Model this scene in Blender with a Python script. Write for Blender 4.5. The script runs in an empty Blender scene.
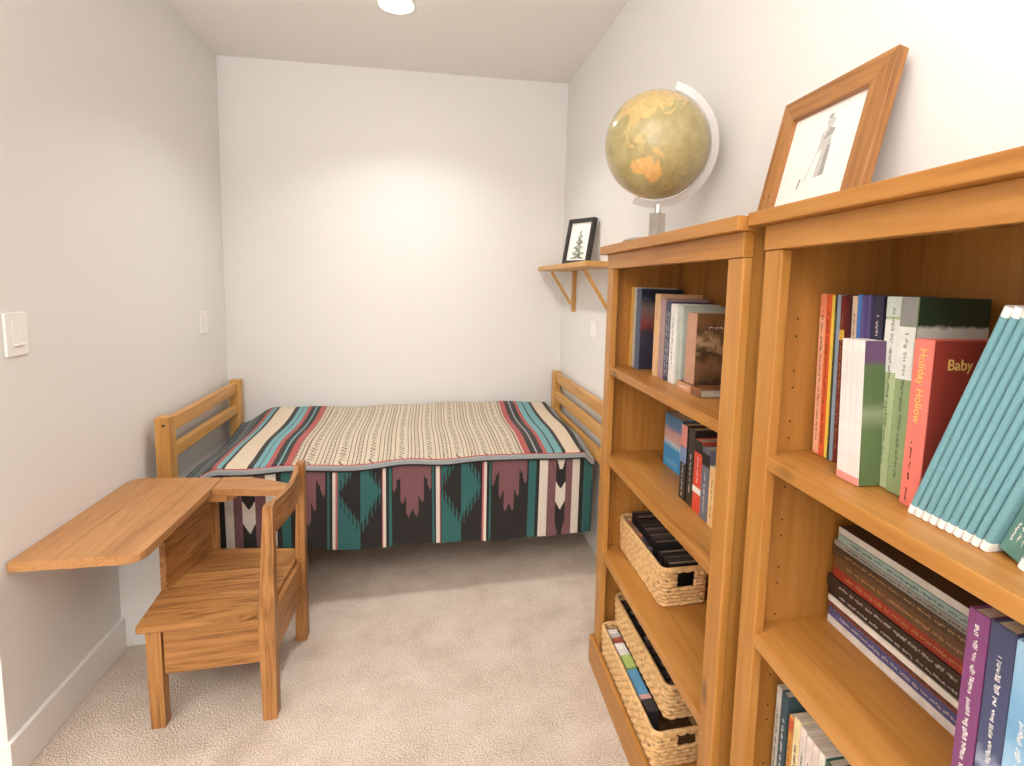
import bpy, bmesh, math, random
from mathutils import Vector, Matrix

PI = math.pi
scn = bpy.context.scene
col = scn.collection
random.seed(7)

# ------------------------------------------------------------------ numbers of the place
W = 1.965                       # room width (left wall x = 0)
HL, HR = 2.5766, 2.6687         # ceiling height at the left and the right wall
WALL_END = -1.757               # where the left wall stops and the hall opens
CAM = Vector((1.0858, -3.4081, 1.3925))


def ceil_z(x):
    return HL + (HR - HL) * x / W


def srgb(r, g, b):
    def f(c):
        c /= 255.0
        return c / 12.92 if c <= 0.04045 else ((c + 0.055) / 1.055) ** 2.4
    return (f(r), f(g), f(b), 1.0)


# ------------------------------------------------------------------ materials
class NT:
    def __init__(s, name):
        s.m = bpy.data.materials.new(name)
        s.m.use_nodes = True
        s.t = s.m.node_tree
        s.b = s.t.nodes['Principled BSDF']

    def n(s, kind, **kw):
        nd = s.t.nodes.new(kind)
        for k, v in kw.items():
            if k in nd.inputs:
                nd.inputs[k].default_value = v
            else:
                setattr(nd, k, v)
        return nd

    def l(s, a, b):
        s.t.links.new(a, b)

    def ramp(s, fac, stops, interp='LINEAR'):
        r = s.t.nodes.new('ShaderNodeValToRGB')
        r.color_ramp.interpolation = interp
        el = r.color_ramp.elements
        while len(el) < len(stops):
            el.new(0.5)
        for e, (p, c) in zip(el, stops):
            e.position = p
            e.color = c
        s.l(fac, r.inputs['Fac'])
        return r.outputs['Color']


def plain(name, rgb, rough=0.6, metal=0.0, noise=0.06, scale=60.0, bump=0.0, coat=0.0):
    k = NT(name)
    tc = k.n('ShaderNodeTexCoord')
    nz = k.n('ShaderNodeTexNoise', Scale=scale, Detail=3.0)
    k.l(tc.outputs['Object'], nz.inputs['Vector'])
    c = srgb(*rgb)
    lo = tuple(max(0, x * (1 - noise)) for x in c[:3]) + (1,)
    hi = tuple(min(1, x * (1 + noise)) for x in c[:3]) + (1,)
    k.l(k.ramp(nz.outputs['Fac'], [(0.3, lo), (0.7, hi)]), k.b.inputs['Base Color'])
    k.b.inputs['Roughness'].default_value = rough
    k.b.inputs['Metallic'].default_value = metal
    if coat:
        k.b.inputs['Coat Weight'].default_value = coat
    if bump:
        bp = k.n('ShaderNodeBump', Strength=bump, Distance=0.002)
        k.l(nz.outputs['Fac'], bp.inputs['Height'])
        k.l(bp.outputs['Normal'], k.b.inputs['Normal'])
    return k.m


def wood(name, light, mid, dark, axis='Z', grain=1.0, rough=0.42, knots=0.0, rings=0.5, bump=0.12):
    k = NT(name)
    tc = k.n('ShaderNodeTexCoord')
    oi = k.n('ShaderNodeObjectInfo')
    add = k.n('ShaderNodeVectorMath', operation='ADD')
    sc = k.n('ShaderNodeVectorMath', operation='SCALE')
    cmb = k.n('ShaderNodeCombineXYZ')
    for i in range(3):
        k.l(oi.outputs['Random'], cmb.inputs[i])
    k.l(cmb.outputs[0], sc.inputs[0])
    sc.inputs['Scale'].default_value = 13.0
    k.l(tc.outputs['Object'], add.inputs[0])
    k.l(sc.outputs[0], add.inputs[1])
    mp = k.n('ShaderNodeMapping')
    s = {'X': (0.9, 14, 14), 'Y': (14, 0.9, 14), 'Z': (14, 14, 0.9)}[axis]
    mp.inputs['Scale'].default_value = tuple(v * grain for v in s)
    k.l(add.outputs[0], mp.inputs['Vector'])
    broad = k.n('ShaderNodeTexNoise', Scale=0.55, Detail=3.0, Roughness=0.5, Distortion=0.6)
    k.l(mp.outputs[0], broad.inputs['Vector'])
    fine = k.n('ShaderNodeTexNoise', Scale=5.0, Detail=5.0, Roughness=0.65)
    k.l(mp.outputs[0], fine.inputs['Vector'])
    # cathedral rings: a sine of the broad noise
    mul = k.n('ShaderNodeMath', operation='MULTIPLY')
    mul.inputs[1].default_value = 55.0
    k.l(broad.outputs['Fac'], mul.inputs[0])
    sn = k.n('ShaderNodeMath', operation='SINE')
    k.l(mul.outputs[0], sn.inputs[0])
    rg = k.n('ShaderNodeMath', operation='MULTIPLY_ADD')
    rg.inputs[1].default_value = 0.16 * rings
    rg.inputs[2].default_value = 0.0
    k.l(sn.outputs[0], rg.inputs[0])
    a1 = k.n('ShaderNodeMath', operation='MULTIPLY_ADD')
    a1.inputs[1].default_value = 0.55
    k.l(fine.outputs['Fac'], a1.inputs[0])
    k.l(rg.outputs[0], a1.inputs[2])
    a2 = k.n('ShaderNodeMath', operation='MULTIPLY_ADD')
    a2.inputs[1].default_value = 0.5
    k.l(broad.outputs['Fac'], a2.inputs[0])
    k.l(a1.outputs[0], a2.inputs[2])
    c = k.ramp(a2.outputs[0], [(0.28, srgb(*dark)), (0.48, srgb(*mid)), (0.72, srgb(*light))])
    if knots:
        mp2 = k.n('ShaderNodeMapping')
        s2 = {'X': (3, 7, 7), 'Y': (7, 3, 7), 'Z': (7, 7, 3)}[axis]
        mp2.inputs['Scale'].default_value = s2
        k.l(add.outputs[0], mp2.inputs['Vector'])
        vo = k.n('ShaderNodeTexVoronoi', Scale=1.0)
        k.l(mp2.outputs[0], vo.inputs['Vector'])
        kn = k.ramp(vo.outputs['Distance'], [(0.03, (1, 1, 1, 1)), (0.12, (0, 0, 0, 1))])
        mx = k.n('ShaderNodeMix', data_type='RGBA')
        k.l(kn, mx.inputs[0])
        km = k.n('ShaderNodeMath', operation='MULTIPLY')
        km.inputs[1].default_value = knots
        k.l(kn, km.inputs[0])
        k.l(km.outputs[0], mx.inputs[0])
        k.l(c, mx.inputs[6])
        mx.inputs[7].default_value = srgb(*[int(v * 0.62) for v in dark])
        c = mx.outputs[2]
    k.l(c, k.b.inputs['Base Color'])
    k.b.inputs['Roughness'].default_value = rough
    if bump:
        bp = k.n('ShaderNodeBump', Strength=bump, Distance=0.0015)
        k.l(a1.outputs[0], bp.inputs['Height'])
        k.l(bp.outputs['Normal'], k.b.inputs['Normal'])
    return k.m


def paint(name, rgb):
    k = NT(name)
    tc = k.n('ShaderNodeTexCoord')
    nz = k.n('ShaderNodeTexNoise', Scale=220.0, Detail=2.0)
    k.l(tc.outputs['Object'], nz.inputs['Vector'])
    k.b.inputs['Base Color'].default_value = srgb(*rgb)
    k.b.inputs['Roughness'].default_value = 0.75
    bp = k.n('ShaderNodeBump', Strength=0.05, Distance=0.001)
    k.l(nz.outputs['Fac'], bp.inputs['Height'])
    k.l(bp.outputs['Normal'], k.b.inputs['Normal'])
    return k.m


def carpet_mat():
    k = NT('carpet')
    tc = k.n('ShaderNodeTexCoord')
    n1 = k.n('ShaderNodeTexNoise', Scale=170.0, Detail=3.0, Roughness=0.7)
    n2 = k.n('ShaderNodeTexNoise', Scale=7.0, Detail=4.0, Roughness=0.6)
    vo = k.n('ShaderNodeTexVoronoi', Scale=210.0)
    for n in (n1, n2, vo):
        k.l(tc.outputs['Object'], n.inputs['Vector'])
    a = k.n('ShaderNodeMath', operation='MULTIPLY_ADD')
    a.inputs[1].default_value = 0.35
    k.l(n2.outputs['Fac'], a.inputs[0])
    m = k.n('ShaderNodeMath', operation='MULTIPLY')
    m.inputs[1].default_value = 0.65
    k.l(n1.outputs['Fac'], m.inputs[0])
    k.l(m.outputs[0], a.inputs[2])
    k.l(k.ramp(a.outputs[0], [(0.34, srgb(194, 174, 155)), (0.50, srgb(228, 211, 194)), (0.66, srgb(244, 231, 217))]),
        k.b.inputs['Base Color'])
    k.b.inputs['Roughness'].default_value = 0.95
    k.b.inputs['Specular IOR Level'].default_value = 0.1
    ad = k.n('ShaderNodeMath', operation='ADD')
    k.l(vo.outputs['Distance'], ad.inputs[0])
    k.l(n1.outputs['Fac'], ad.inputs[1])
    bp = k.n('ShaderNodeBump', Strength=0.8, Distance=0.006)
    k.l(ad.outputs[0], bp.inputs['Height'])
    k.l(bp.outputs['Normal'], k.b.inputs['Normal'])
    return k.m


def weave_mat(name, rgb):
    """woollen blanket: flat colour with a fine woven bump"""
    k = NT(name)
    tc = k.n('ShaderNodeTexCoord')
    nz = k.n('ShaderNodeTexNoise', Scale=420.0, Detail=2.0)
    k.l(tc.outputs['Object'], nz.inputs['Vector'])
    c = srgb(*rgb)
    k.l(k.ramp(nz.outputs['Fac'], [(0.25, tuple(x * 0.72 for x in c[:3]) + (1,)), (0.75, tuple(min(1, x * 1.2) for x in c[:3]) + (1,))]),
        k.b.inputs['Base Color'])
    k.b.inputs['Roughness'].default_value = 0.9
    k.b.inputs['Specular IOR Level'].default_value = 0.15
    k.b.inputs['Sheen Weight'].default_value = 0.15
    bp = k.n('ShaderNodeBump', Strength=0.5, Distance=0.002)
    k.l(nz.outputs['Fac'], bp.inputs['Height'])
    k.l(bp.outputs['Normal'], k.b.inputs['Normal'])
    return k.m


def pages_mat(name='book_pages', rgb=(226, 216, 196), axis=0):
    k = NT(name)
    tc = k.n('ShaderNodeTexCoord')
    mp = k.n('ShaderNodeMapping')
    s = [3, 3, 3]
    s[axis] = 900
    mp.inputs['Scale'].default_value = s
    k.l(tc.outputs['Object'], mp.inputs['Vector'])
    nz = k.n('ShaderNodeTexNoise', Scale=1.0, Detail=1.0)
    k.l(mp.outputs[0], nz.inputs['Vector'])
    c = srgb(*rgb)
    k.l(k.ramp(nz.outputs['Fac'], [(0.3, tuple(x * 0.72 for x in c[:3]) + (1,)), (0.7, c)]), k.b.inputs['Base Color'])
    k.b.inputs['Roughness'].default_value = 0.8
    return k.m


def emit_mat(name, rgb, strength):
    k = NT(name)
    k.b.inputs['Base Color'].default_value = (1, 1, 1, 1)
    k.b.inputs['Emission Color'].default_value = srgb(*rgb)
    k.b.inputs['Emission Strength'].default_value = strength
    return k.m


def picture_mat(name, bands, axis='Z', noise_scale=25.0, dist=0.25, lo=0.0, hi=1.0, rough=0.35):
    """printed cover art: soft blotches of the given colours along one local axis (lo..hi metres)"""
    k = NT(name)
    tc = k.n('ShaderNodeTexCoord')
    sp = k.n('ShaderNodeSeparateXYZ')
    k.l(tc.outputs['Object'], sp.inputs[0])
    mr = k.n('ShaderNodeMapRange')
    mr.inputs['From Min'].default_value = lo
    mr.inputs['From Max'].default_value = hi
    k.l(sp.outputs[axis], mr.inputs['Value'])
    nz = k.n('ShaderNodeTexNoise', Scale=noise_scale, Detail=4.0, Roughness=0.6)
    k.l(tc.outputs['Object'], nz.inputs['Vector'])
    a = k.n('ShaderNodeMath', operation='MULTIPLY_ADD')
    k.l(nz.outputs['Fac'], a.inputs[0])
    a.inputs[1].default_value = dist
    sub = k.n('ShaderNodeMath', operation='SUBTRACT')
    k.l(mr.outputs[0], sub.inputs[0])
    sub.inputs[1].default_value = dist * 0.5
    k.l(sub.outputs[0], a.inputs[2])
    k.l(k.ramp(a.outputs[0], [(p, srgb(*c)) for p, c in bands]), k.b.inputs['Base Color'])
    k.b.inputs['Roughness'].default_value = rough
    return k.m


HONEY = ((194, 139, 72), (175, 118, 51), (142, 88, 28))
OAK = ((184, 132, 76), (160, 109, 57), (104, 62, 24))
DESK = ((194, 144, 92), (176, 125, 75), (138, 92, 50))
PINE = ((218, 170, 100), (205, 151, 80), (178, 121, 56))
MAT = {}
for ax in 'XYZ':
    MAT['honey' + ax] = wood('honey_pine_' + ax, *HONEY, axis=ax, knots=0.75, rings=0.25, grain=0.8)
    MAT['oak' + ax] = wood('stained_oak_' + ax, *OAK, axis=ax, rings=0.7, rough=0.45, bump=0.25, grain=2.0)
    MAT['desk' + ax] = wood('worn_desk_' + ax, *DESK, axis=ax, rings=0.3, rough=0.42, bump=0.25, grain=2.4)
    MAT['pine' + ax] = wood('light_pine_' + ax, *PINE, axis=ax, knots=0.6, rings=0.3, grain=0.8)
    MAT['frame' + ax] = wood('rustic_frame_' + ax, (192, 138, 82), (166, 112, 60), (118, 74, 36), axis=ax, rings=0.4, bump=0.3)
MAT['wall'] = paint('wall_paint', (234, 232, 229))
MAT['ceiling'] = paint('ceiling_paint', (238, 235, 231))
MAT['trim'] = plain('white_trim', (244, 241, 237), rough=0.4, noise=0.01)
MAT['carpet'] = carpet_mat()
MAT['plastic_white'] = plain('white_plastic', (246, 243, 238), rough=0.35, noise=0.01)
MAT['plastic_grey'] = plain('grey_plastic', (190, 184, 174), rough=0.4, noise=0.02)
MAT['screw'] = plain('dark_screw', (60, 45, 30), rough=0.5)
MAT['steel'] = plain('brushed_steel', (205, 200, 192), rough=0.28, metal=1.0, noise=0.05, scale=90)
MAT['chrome'] = plain('satin_chrome', (222, 220, 218), rough=0.2, metal=1.0, noise=0.02)
MAT['pages'] = pages_mat()
MAT['pages_z'] = pages_mat('book_pages_flat', (205, 196, 178), 2)
MAT['pages_white'] = pages_mat('white_pages', (244, 238, 230), 0)
MAT['black'] = plain('black_gloss', (26, 25, 25), rough=0.35, noise=0.15)
MAT['disc_black'] = plain('black_case', (34, 34, 36), rough=0.3, noise=0.2)
MAT['ink_dark'] = plain('dark_ink', (52, 48, 42), rough=0.6)
MAT['ink_moss'] = plain('moss_ink', (96, 104, 78), rough=0.6)
MAT['ink_umber'] = plain('umber_ink', (176, 140, 92), rough=0.6)
MAT['ink_pale'] = plain('pale_ink', (198, 190, 182), rough=0.6)
MAT['ink_white'] = plain('white_ink', (236, 232, 224), rough=0.6)
MAT['ink_gold'] = plain('gold_ink', (226, 190, 110), rough=0.45)
MAT['ink_grey'] = plain('grey_ink', (150, 146, 140), rough=0.6)
MAT['straw'] = plain('straw_braid', (222, 180, 124), rough=0.7, noise=0.22, scale=75, bump=0.5)
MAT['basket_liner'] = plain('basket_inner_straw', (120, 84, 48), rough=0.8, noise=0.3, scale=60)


def cover(name, rgb, rough=0.4, noise=0.08, scale=40):
    if name not in MAT:
        MAT[name] = plain(name, rgb, rough=rough, noise=noise, scale=scale)
    return MAT[name]


# ------------------------------------------------------------------ mesh helpers
def bm_new():
    return bmesh.new()


def box(bm, x0, x1, y0, y1, z0, z1, bev=0.0, seg=2, mi=0):
    vs = [bm.verts.new((x, y, z)) for z in (z0, z1) for y in (y0, y1) for x in (x0, x1)]
    fs = [bm.faces.new([vs[i] for i in q]) for q in
          ((0, 2, 3, 1), (4, 5, 7, 6), (0, 1, 5, 4), (2, 6, 7, 3), (0, 4, 6, 2), (1, 3, 7, 5))]
    for f in fs:
        f.material_index = mi
    if bev:
        es = list({e for f in fs for e in f.edges})
        r = bmesh.ops.bevel(bm, geom=es, offset=bev, segments=seg, affect='EDGES', profile=0.6)
        for f in r['faces']:
            f.material_index = mi
    return vs


def hexa(bm, bot, top, bev=0.0):
    """a bar whose bottom and top quads are given (4 points each, counter-clockwise from above)"""
    a = [bm.verts.new(p) for p in bot]
    b = [bm.verts.new(p) for p in top]
    fs = [bm.faces.new(list(reversed(a))), bm.faces.new(b)]
    for i in range(4):
        j = (i + 1) % 4
        fs.append(bm.faces.new((a[i], a[j], b[j], b[i])))
    if bev:
        bmesh.ops.bevel(bm, geom=list({e for f in fs for e in f.edges}), offset=bev, segments=2, affect='EDGES', profile=0.6)


def prism(bm, poly, z0, z1, bev=0.0):
    """vertical prism over a polygon (counter-clockwise)"""
    a = [bm.verts.new((x, y, z0)) for x, y in poly]
    b = [bm.verts.new((x, y, z1)) for x, y in poly]
    ft = bm.faces.new(b)
    fb = bm.faces.new(list(reversed(a)))
    n = len(poly)
    for i in range(n):
        j = (i + 1) % n
        bm.faces.new((a[i], a[j], b[j], b[i]))
    if bev:
        bmesh.ops.bevel(bm, geom=list(ft.edges) + list(fb.edges), offset=bev, segments=2, affect='EDGES', profile=0.6)


def bar(bm, p, q, w, h, up=(0, 0, 1), bev=0.0):
    """rectangular bar between two points"""
    p, q = Vector(p), Vector(q)
    d = (q - p).normalized()
    up = Vector(up)
    s = d.cross(up).normalized()
    u = s.cross(d).normalized()
    quad = lambda c: [c - s * w / 2 - u * h / 2, c + s * w / 2 - u * h / 2, c + s * w / 2 + u * h / 2, c - s * w / 2 + u * h / 2]
    hexa(bm, quad(p), quad(q), bev)


def tube(bm, pts, rad, n=8, closed=False, cap=True):
    pts = [Vector(p) for p in pts]
    m = len(pts)
    rads = rad if isinstance(rad, (list, tuple)) else [rad] * m
    rings = []
    prev = None
    for i, p in enumerate(pts):
        if closed:
            d = pts[(i + 1) % m] - pts[i - 1]
        else:
            d = pts[min(i + 1, m - 1)] - pts[max(i - 1, 0)]
        d.normalize()
        if prev is None:
            ref = Vector((0, 0, 1)) if abs(d.z) < 0.9 else Vector((1, 0, 0))
            u = d.cross(ref).normalized()
        else:
            u = (prev - d * prev.dot(d)).normalized()
        prev = u
        v = d.cross(u)
        rings.append([bm.verts.new(p + (u * math.cos(2 * PI * k / n) + v * math.sin(2 * PI * k / n)) * rads[i]) for k in range(n)])
    rng = range(m) if closed else range(m - 1)
    for i in rng:
        a, b = rings[i], rings[(i + 1) % m]
        for k in range(n):
            j = (k + 1) % n
            f = bm.faces.new((a[k], a[j], b[j], b[k]))
            f.smooth = True
    if cap and not closed:
        bm.faces.new(list(reversed(rings[0])))
        bm.faces.new(rings[-1])


def lathe(bm, prof, n=48, cx=0, cy=0):
    rings = []
    for r, z in prof:
        rings.append([bm.verts.new((cx + r * math.cos(2 * PI * k / n), cy + r * math.sin(2 * PI * k / n), z)) for k in range(n)])
    for a, b in zip(rings, rings[1:]):
        for k in range(n):
            j = (k + 1) % n
            bm.faces.new((a[k], a[j], b[j], b[k]))
    bm.faces.new(list(reversed(rings[0])))
    bm.faces.new(rings[-1])


def obj(name, bm, mats, parent=None, smooth=False):
    bmesh.ops.recalc_face_normals(bm, faces=bm.faces)
    me = bpy.data.meshes.new(name)
    bm.to_mesh(me)
    bm.free()
    if not isinstance(mats, (list, tuple)):
        mats = [mats]
    for m in mats:
        me.materials.append(m)
    if smooth:
        for p in me.polygons:
            p.use_smooth = True
    o = bpy.data.objects.new(name, me)
    col.objects.link(o)
    if parent:
        o.parent = parent
    return o


def tag(o, label, cat, group=None):
    o['label'] = label
    o['category'] = cat
    if group:
        o['group'] = group
    return o


def thing(name, label, cat, mat=None, group=None):
    o = bpy.data.objects.new(name, None)
    o.empty_display_size = 0.05
    col.objects.link(o)
    if mat is not None:
        o.matrix_basis = mat
    return tag(o, label, cat, group)


def struct(name, bm, m):
    o = obj(name, bm, m)
    o['kind'] = 'structure'
    return o


def text_part(body, size, mat, parent, mtx, depth=0.0004, name='lettering', align='LEFT'):
    cu = bpy.data.curves.new(name, 'FONT')
    cu.body = body
    cu.size = size
    cu.extrude = depth
    cu.align_x = align
    t = bpy.data.objects.new(name, cu)
    col.objects.link(t)
    dg = bpy.context.evaluated_depsgraph_get()
    me = bpy.data.meshes.new_from_object(t.evaluated_get(dg))
    bpy.data.objects.remove(t)
    me.materials.clear()
    me.materials.append(mat)
    o = bpy.data.objects.new(name, me)
    col.objects.link(o)
    o.parent = parent
    o.matrix_basis = mtx
    return o


# ------------------------------------------------------------------ setting
XL, YB = -2.3, -5.2
bm = bm_new(); box(bm, XL, W + 0.1, YB, 0.1, -0.06, 0.0); struct('floor', bm, MAT['carpet'])
bm = bm_new()
pts = [(XL - .1, YB - .1), (W + 0.1, YB - .1), (W + 0.1, 0.1), (XL - .1, 0.1)]
hexa(bm, [(x, y, ceil_z(x)) for x, y in pts], [(x, y, ceil_z(x) + 0.1) for x, y in pts])
struct('ceiling', bm, MAT['ceiling'])
bm = bm_new(); box(bm, 0, W, 0, 0.1, 0, 2.75); struct('wall_back', bm, MAT['wall'])
bm = bm_new(); box(bm, W, W + 0.1, YB, 0.1, 0, 2.75); struct('wall_right', bm, MAT['wall'])
bm = bm_new(); box(bm, -0.12, 0, WALL_END, 0.1, 0, 2.75); struct('wall_left', bm, MAT['wall'])
bm = bm_new(); box(bm, XL, -0.1205, WALL_END, WALL_END + 0.1, 0, 2.75); struct('wall_hall', bm, MAT['wall'])
bm = bm_new(); box(bm, XL - 0.1, XL, YB, WALL_END + 0.1, 0, 2.75); struct('wall_side', bm, MAT['wall'])
# wall behind the camera with an unseen window, set by the globe's reflection, added for fill
WX0, WX1, WZ0, WZ1 = -0.45, 0.75, 0.75, 2.05
bm = bm_new()
box(bm, XL, WX0, YB - 0.1, YB, 0, 2.75); box(bm, WX1, W, YB - 0.1, YB, 0, 2.75)
box(bm, WX0, WX1, YB - 0.1, YB, 0, WZ0); box(bm, WX0, WX1, YB - 0.1, YB, WZ1, 2.75)
struct('wall_front', bm, MAT['wall'])
bm = bm_new()
for a, b, c, d_ in ((WX0, WX0 + 0.05, WZ0, WZ1), (WX1 - 0.05, WX1, WZ0, WZ1), (WX0 + 0.05, WX1 - 0.05, WZ0, WZ0 + 0.05), (WX0 + 0.05, WX1 - 0.05, WZ1 - 0.05, WZ1), (0.13, 0.17, WZ0 + 0.05, WZ1 - 0.05)):
    box(bm, a, b, YB - 0.08, YB - 0.02, c, d_)
win = struct('fill_window_1', bm, MAT['trim'])
wl = bpy.data.lights.new('window_fill', 'AREA')  # added soft fill, placed in the window opening
wl.shape = 'RECTANGLE'
wl.size, wl.size_y = 1.08, 1.18
wl.energy = 16.0
wl.color = (1.0, 0.985, 0.97)
wo = bpy.data.objects.new('window_fill', wl)
col.objects.link(wo)
wo.matrix_basis = Matrix.Translation(((WX0 + WX1) / 2, YB - 0.10, (WZ0 + WZ1) / 2)) @ Matrix.Rotation(PI / 2, 4, 'X')


def baseboard(name, poly):
    """poly: footprint; profile with a small eased top"""
    bm = bm_new()
    prism(bm, poly, 0.0, 0.120, bev=0.002)
    return struct(name, bm, MAT['trim'])


baseboard('baseboard_left', [(0.0, WALL_END), (0.014, WALL_END), (0.014, -1.1965), (0.0, -1.1965)])
baseboard('baseboard_hall', [(XL, WALL_END - 0.014), (0.014, WALL_END - 0.014), (0.014, WALL_END), (XL, WALL_END)])
baseboard('baseboard_back', [(0.0, -0.014), (W, -0.014), (W, 0.0), (0.0, 0.0)])
bm = bm_new(); box(bm, 0.0, 0.262, -1.196, -1.04, 0, 0.49, 0.003); struct('trim_1', bm, MAT['wall'])


# wall plates
def wall_plate(name, label, y0, y1, z0, z1, x, sgn, kind, group):
    t = thing(name, label, 'light switch' if kind != 'outlet' else 'wall plate', Matrix.Translation((x, (y0 + y1) / 2, z0)), group)
    hw, h = (y1 - y0) / 2, z1 - z0
    bm = bm_new()
    a, b = (0.0, 0.007) if sgn > 0 else (-0.007, 0.0)
    box(bm, a, b, -hw, hw, 0, h, 0.0022)
    obj('cover_plate', bm, MAT['plastic_white'], t)
    bm = bm_new()
    a, b = (0.0071, 0.0090) if sgn > 0 else (-0.0090, -0.0071)
    box(bm, a, b, -hw * 0.48, hw * 0.48, h * 0.21, h * 0.79, 0.0015)
    obj('rocker', bm, MAT['plastic_white'], t)
    if kind == 'dimmer':
        bm = bm_new()
        box(bm, 0.0091, 0.0140, -hw * 0.40, hw * 0.42, h * 0.235, h * 0.275, 0.001)
        obj('slider', bm, MAT['plastic_white'], t)
    return t


wall_plate('light_switch', 'white wall switch nearest the camera at the end of the left wall', -1.659, -1.574, 1.158, 1.277, 0.0, 1, 'dimmer', 'wall switches')
wall_plate('light_switch', 'small white wall switch on the left wall above the bed headboard', -0.366, -0.276, 1.100, 1.214, 0.0, 1, 'switch', 'wall switches')
wall_plate('wall_plate', 'white wall plate on the right wall under the corner shelf', -0.755, -0.672, 1.131, 1.217, W, -1, 'outlet', None)

# downlight that shows, one read off the globe, two unseen added as fill
LAMP_AND_FILL = [(0.965, -0.785), (0.95, -2.97), (-1.5, -4.4), (1.2, -4.5)]
tilt = Matrix.Rotation(-math.atan((HR - HL) / W), 4, 'Y')
for i, (lx, ly) in enumerate(LAMP_AND_FILL):
    mz = Matrix.Translation((lx, ly, ceil_z(lx) - 0.0005)) @ tilt
    if i == 0:
        t = thing('ceiling_light', 'round recessed ceiling light above the bed, switched on', 'ceiling light', mz)
        bm = bm_new()
        lathe(bm, [(0.072, -0.011), (0.079, -0.008), (0.081, -0.002), (0.081, 0.0)], 48)
        obj('trim_ring', bm, MAT['plastic_white'], t, True)
        bm = bm_new()
        lathe(bm, [(0.060, -0.0140), (0.0735, -0.0116), (0.0735, -0.0112)], 48)
        obj('diffuser', bm, emit_mat('lamp_diffuser', (255, 244, 226), 22.0), t, True)
    la = bpy.data.lights.new('downlight_or_fill_beam', 'AREA')
    la.shape = 'DISK'
    la.size = 0.14
    la.energy = (8.0, 2.4, 5.0, 12.0)[i]
    la.color = (1.0, 0.98, 0.965)
    la.spread = math.radians((122, 140, 150, 150)[i])
    lo = bpy.data.objects.new('downlight_or_fill_beam', la)
    col.objects.link(lo)
    lo.matrix_basis = mz @ Matrix.Translation((0, 0, -0.016))

# unseen upward fill, added behind the camera to brighten the ceiling
ul = bpy.data.lights.new('ceiling_fill', 'AREA')
ul.shape = 'DISK'
ul.size = 0.30
ul.energy = 96.0
ul.color = (1.0, 0.98, 0.965)
uo = bpy.data.objects.new('ceiling_fill', ul)
col.objects.link(uo)
uo.matrix_basis = Matrix.Translation((0.05, -4.05, 1.60)) @ Matrix.Rotation(PI, 4, 'X')

# ------------------------------------------------------------------ bed
BED = Matrix.Translation((1.0, -0.5, 0))
bed = thing('bed', 'light pine single bed with slatted head and foot boards along the back wall', 'bed', BED)


def bed_end(x0, x1, ztop, rails, y0, y1, pw, front):
    """posts and rails of one end; x in room coordinates"""
    X = lambda v: v - 1.0
    for (a, b) in ((y0, y0 + pw), (y1 - pw, y1)):
        bm = bm_new(); box(bm, X(x0), X(x1), a + 0.5, b + 0.5, 0, ztop, 0.004)
        obj('post', bm, MAT['pineZ'], bed)
    for (a, b) in rails:
        bm = bm_new(); box(bm, X(x0) + 0.010, X(x1) - 0.012, y0 + pw + 0.5, y1 - pw + 0.5, a, b, 0.004)
        obj('rail', bm, MAT['pineY'], bed)
    bm = bm_new()
    cx_ = X(x0) + (x1 - x0) * 0.62
    box(bm, cx_ - 0.005, cx_ + 0.005, y0 + 0.5 - 0.0012, y0 + 0.5 + 0.001, ztop - 0.038, ztop - 0.028, 0.0008)
    obj('screw', bm, MAT['screw'], bed)


bed_end(0.034, 0.087, 0.815, ((0.742, 0.802), (0.628, 0.676), (0.27, 0.37)), -0.955, -0.03, 0.062, 0.087)
bed_end(1.905, 1.955, 0.846, ((0.780, 0.840), (0.664, 0.720), (0.540, 0.600)), -1.12, -0.03, 0.062, 1.905)
for (a, b) in ((-0.945, -0.915), (-0.075, -0.045)):
    bm = bm_new(); box(bm, 0.088 - 1, 1.904 - 1, a + 0.5, b + 0.5, 0.25, 0.37, 0.003)
    obj('side_rail', bm, cover('dark_rail', (60, 46, 34)), bed)
for k in range(9):
    bm = bm_new(); xx = 0.16 + k * 0.205
    box(bm, xx - 1, xx + 0.09 - 1, -0.9145 + 0.5, -0.0755 + 0.5, 0.355, 0.369)
    obj('slat', bm, MAT['pineY'], bed)

bm = bm_new(); box(bm, 0.165, 1.872, -0.945, -0.075, 0.3715, 0.572, 0.05, 4)
tag(obj('mattress', bm, plain('mattress_cloth', (226, 218, 204), rough=0.9), None, True), 'pale single mattress under the blankets on the pine bed', 'mattress')

# blankets ---------------------------------------------------------------
BL = {n: weave_mat('wool_' + n, c) for n, c in {
    'black': (52, 49, 48), 'teal': (60, 110, 108), 'maroon': (130, 92, 96), 'white': (228, 218, 206), 'pink': (196, 112, 116),
    'lteal': (112, 164, 168), 'red': (172, 84, 80), 'beige': (218, 200, 174), 'tan': (204, 189, 165), 'brown': (112, 98, 84),
    'grey': (160, 167, 168)}.items()}
BK = list(BL)
rnd = random.Random(3)
TOPS = [(0.100, 'black'), (0.106, 'grey'), (0.118, 'black'), (0.124, 'teal'), (0.136, 'black'), (0.141, 'grey'), (0.150, 'black'), (0.160, 'teal'), (0.168, 'grey'), (0.178, 'black'), (0.186, 'teal'), (0.198, 'black'), (0.203, 'grey'), (0.240, 'black'),
        (0.260, 'red'), (0.279, 'lteal'), (0.292, 'black'), (0.372, 'beige'), (0.394, 'black'), (0.413, 'lteal'), (0.419, 'black'), (0.441, 'lteal'),
        (0.462, 'red'), (0.484, 'black'), (0.490, 'lteal'), (0.512, 'black'), (0.538, 'red'), (1.550, 'F'), (1.579, 'red'), (1.606, 'black'),
        (1.612, 'grey'), (1.642, 'black'), (1.660, 'red'), (1.692, 'lteal'), (1.700, 'black'), (1.738, 'lteal'), (1.756, 'black'), (1.831, 'beige'),
        (1.858, 'black'), (3.0, 'grey')]


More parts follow.
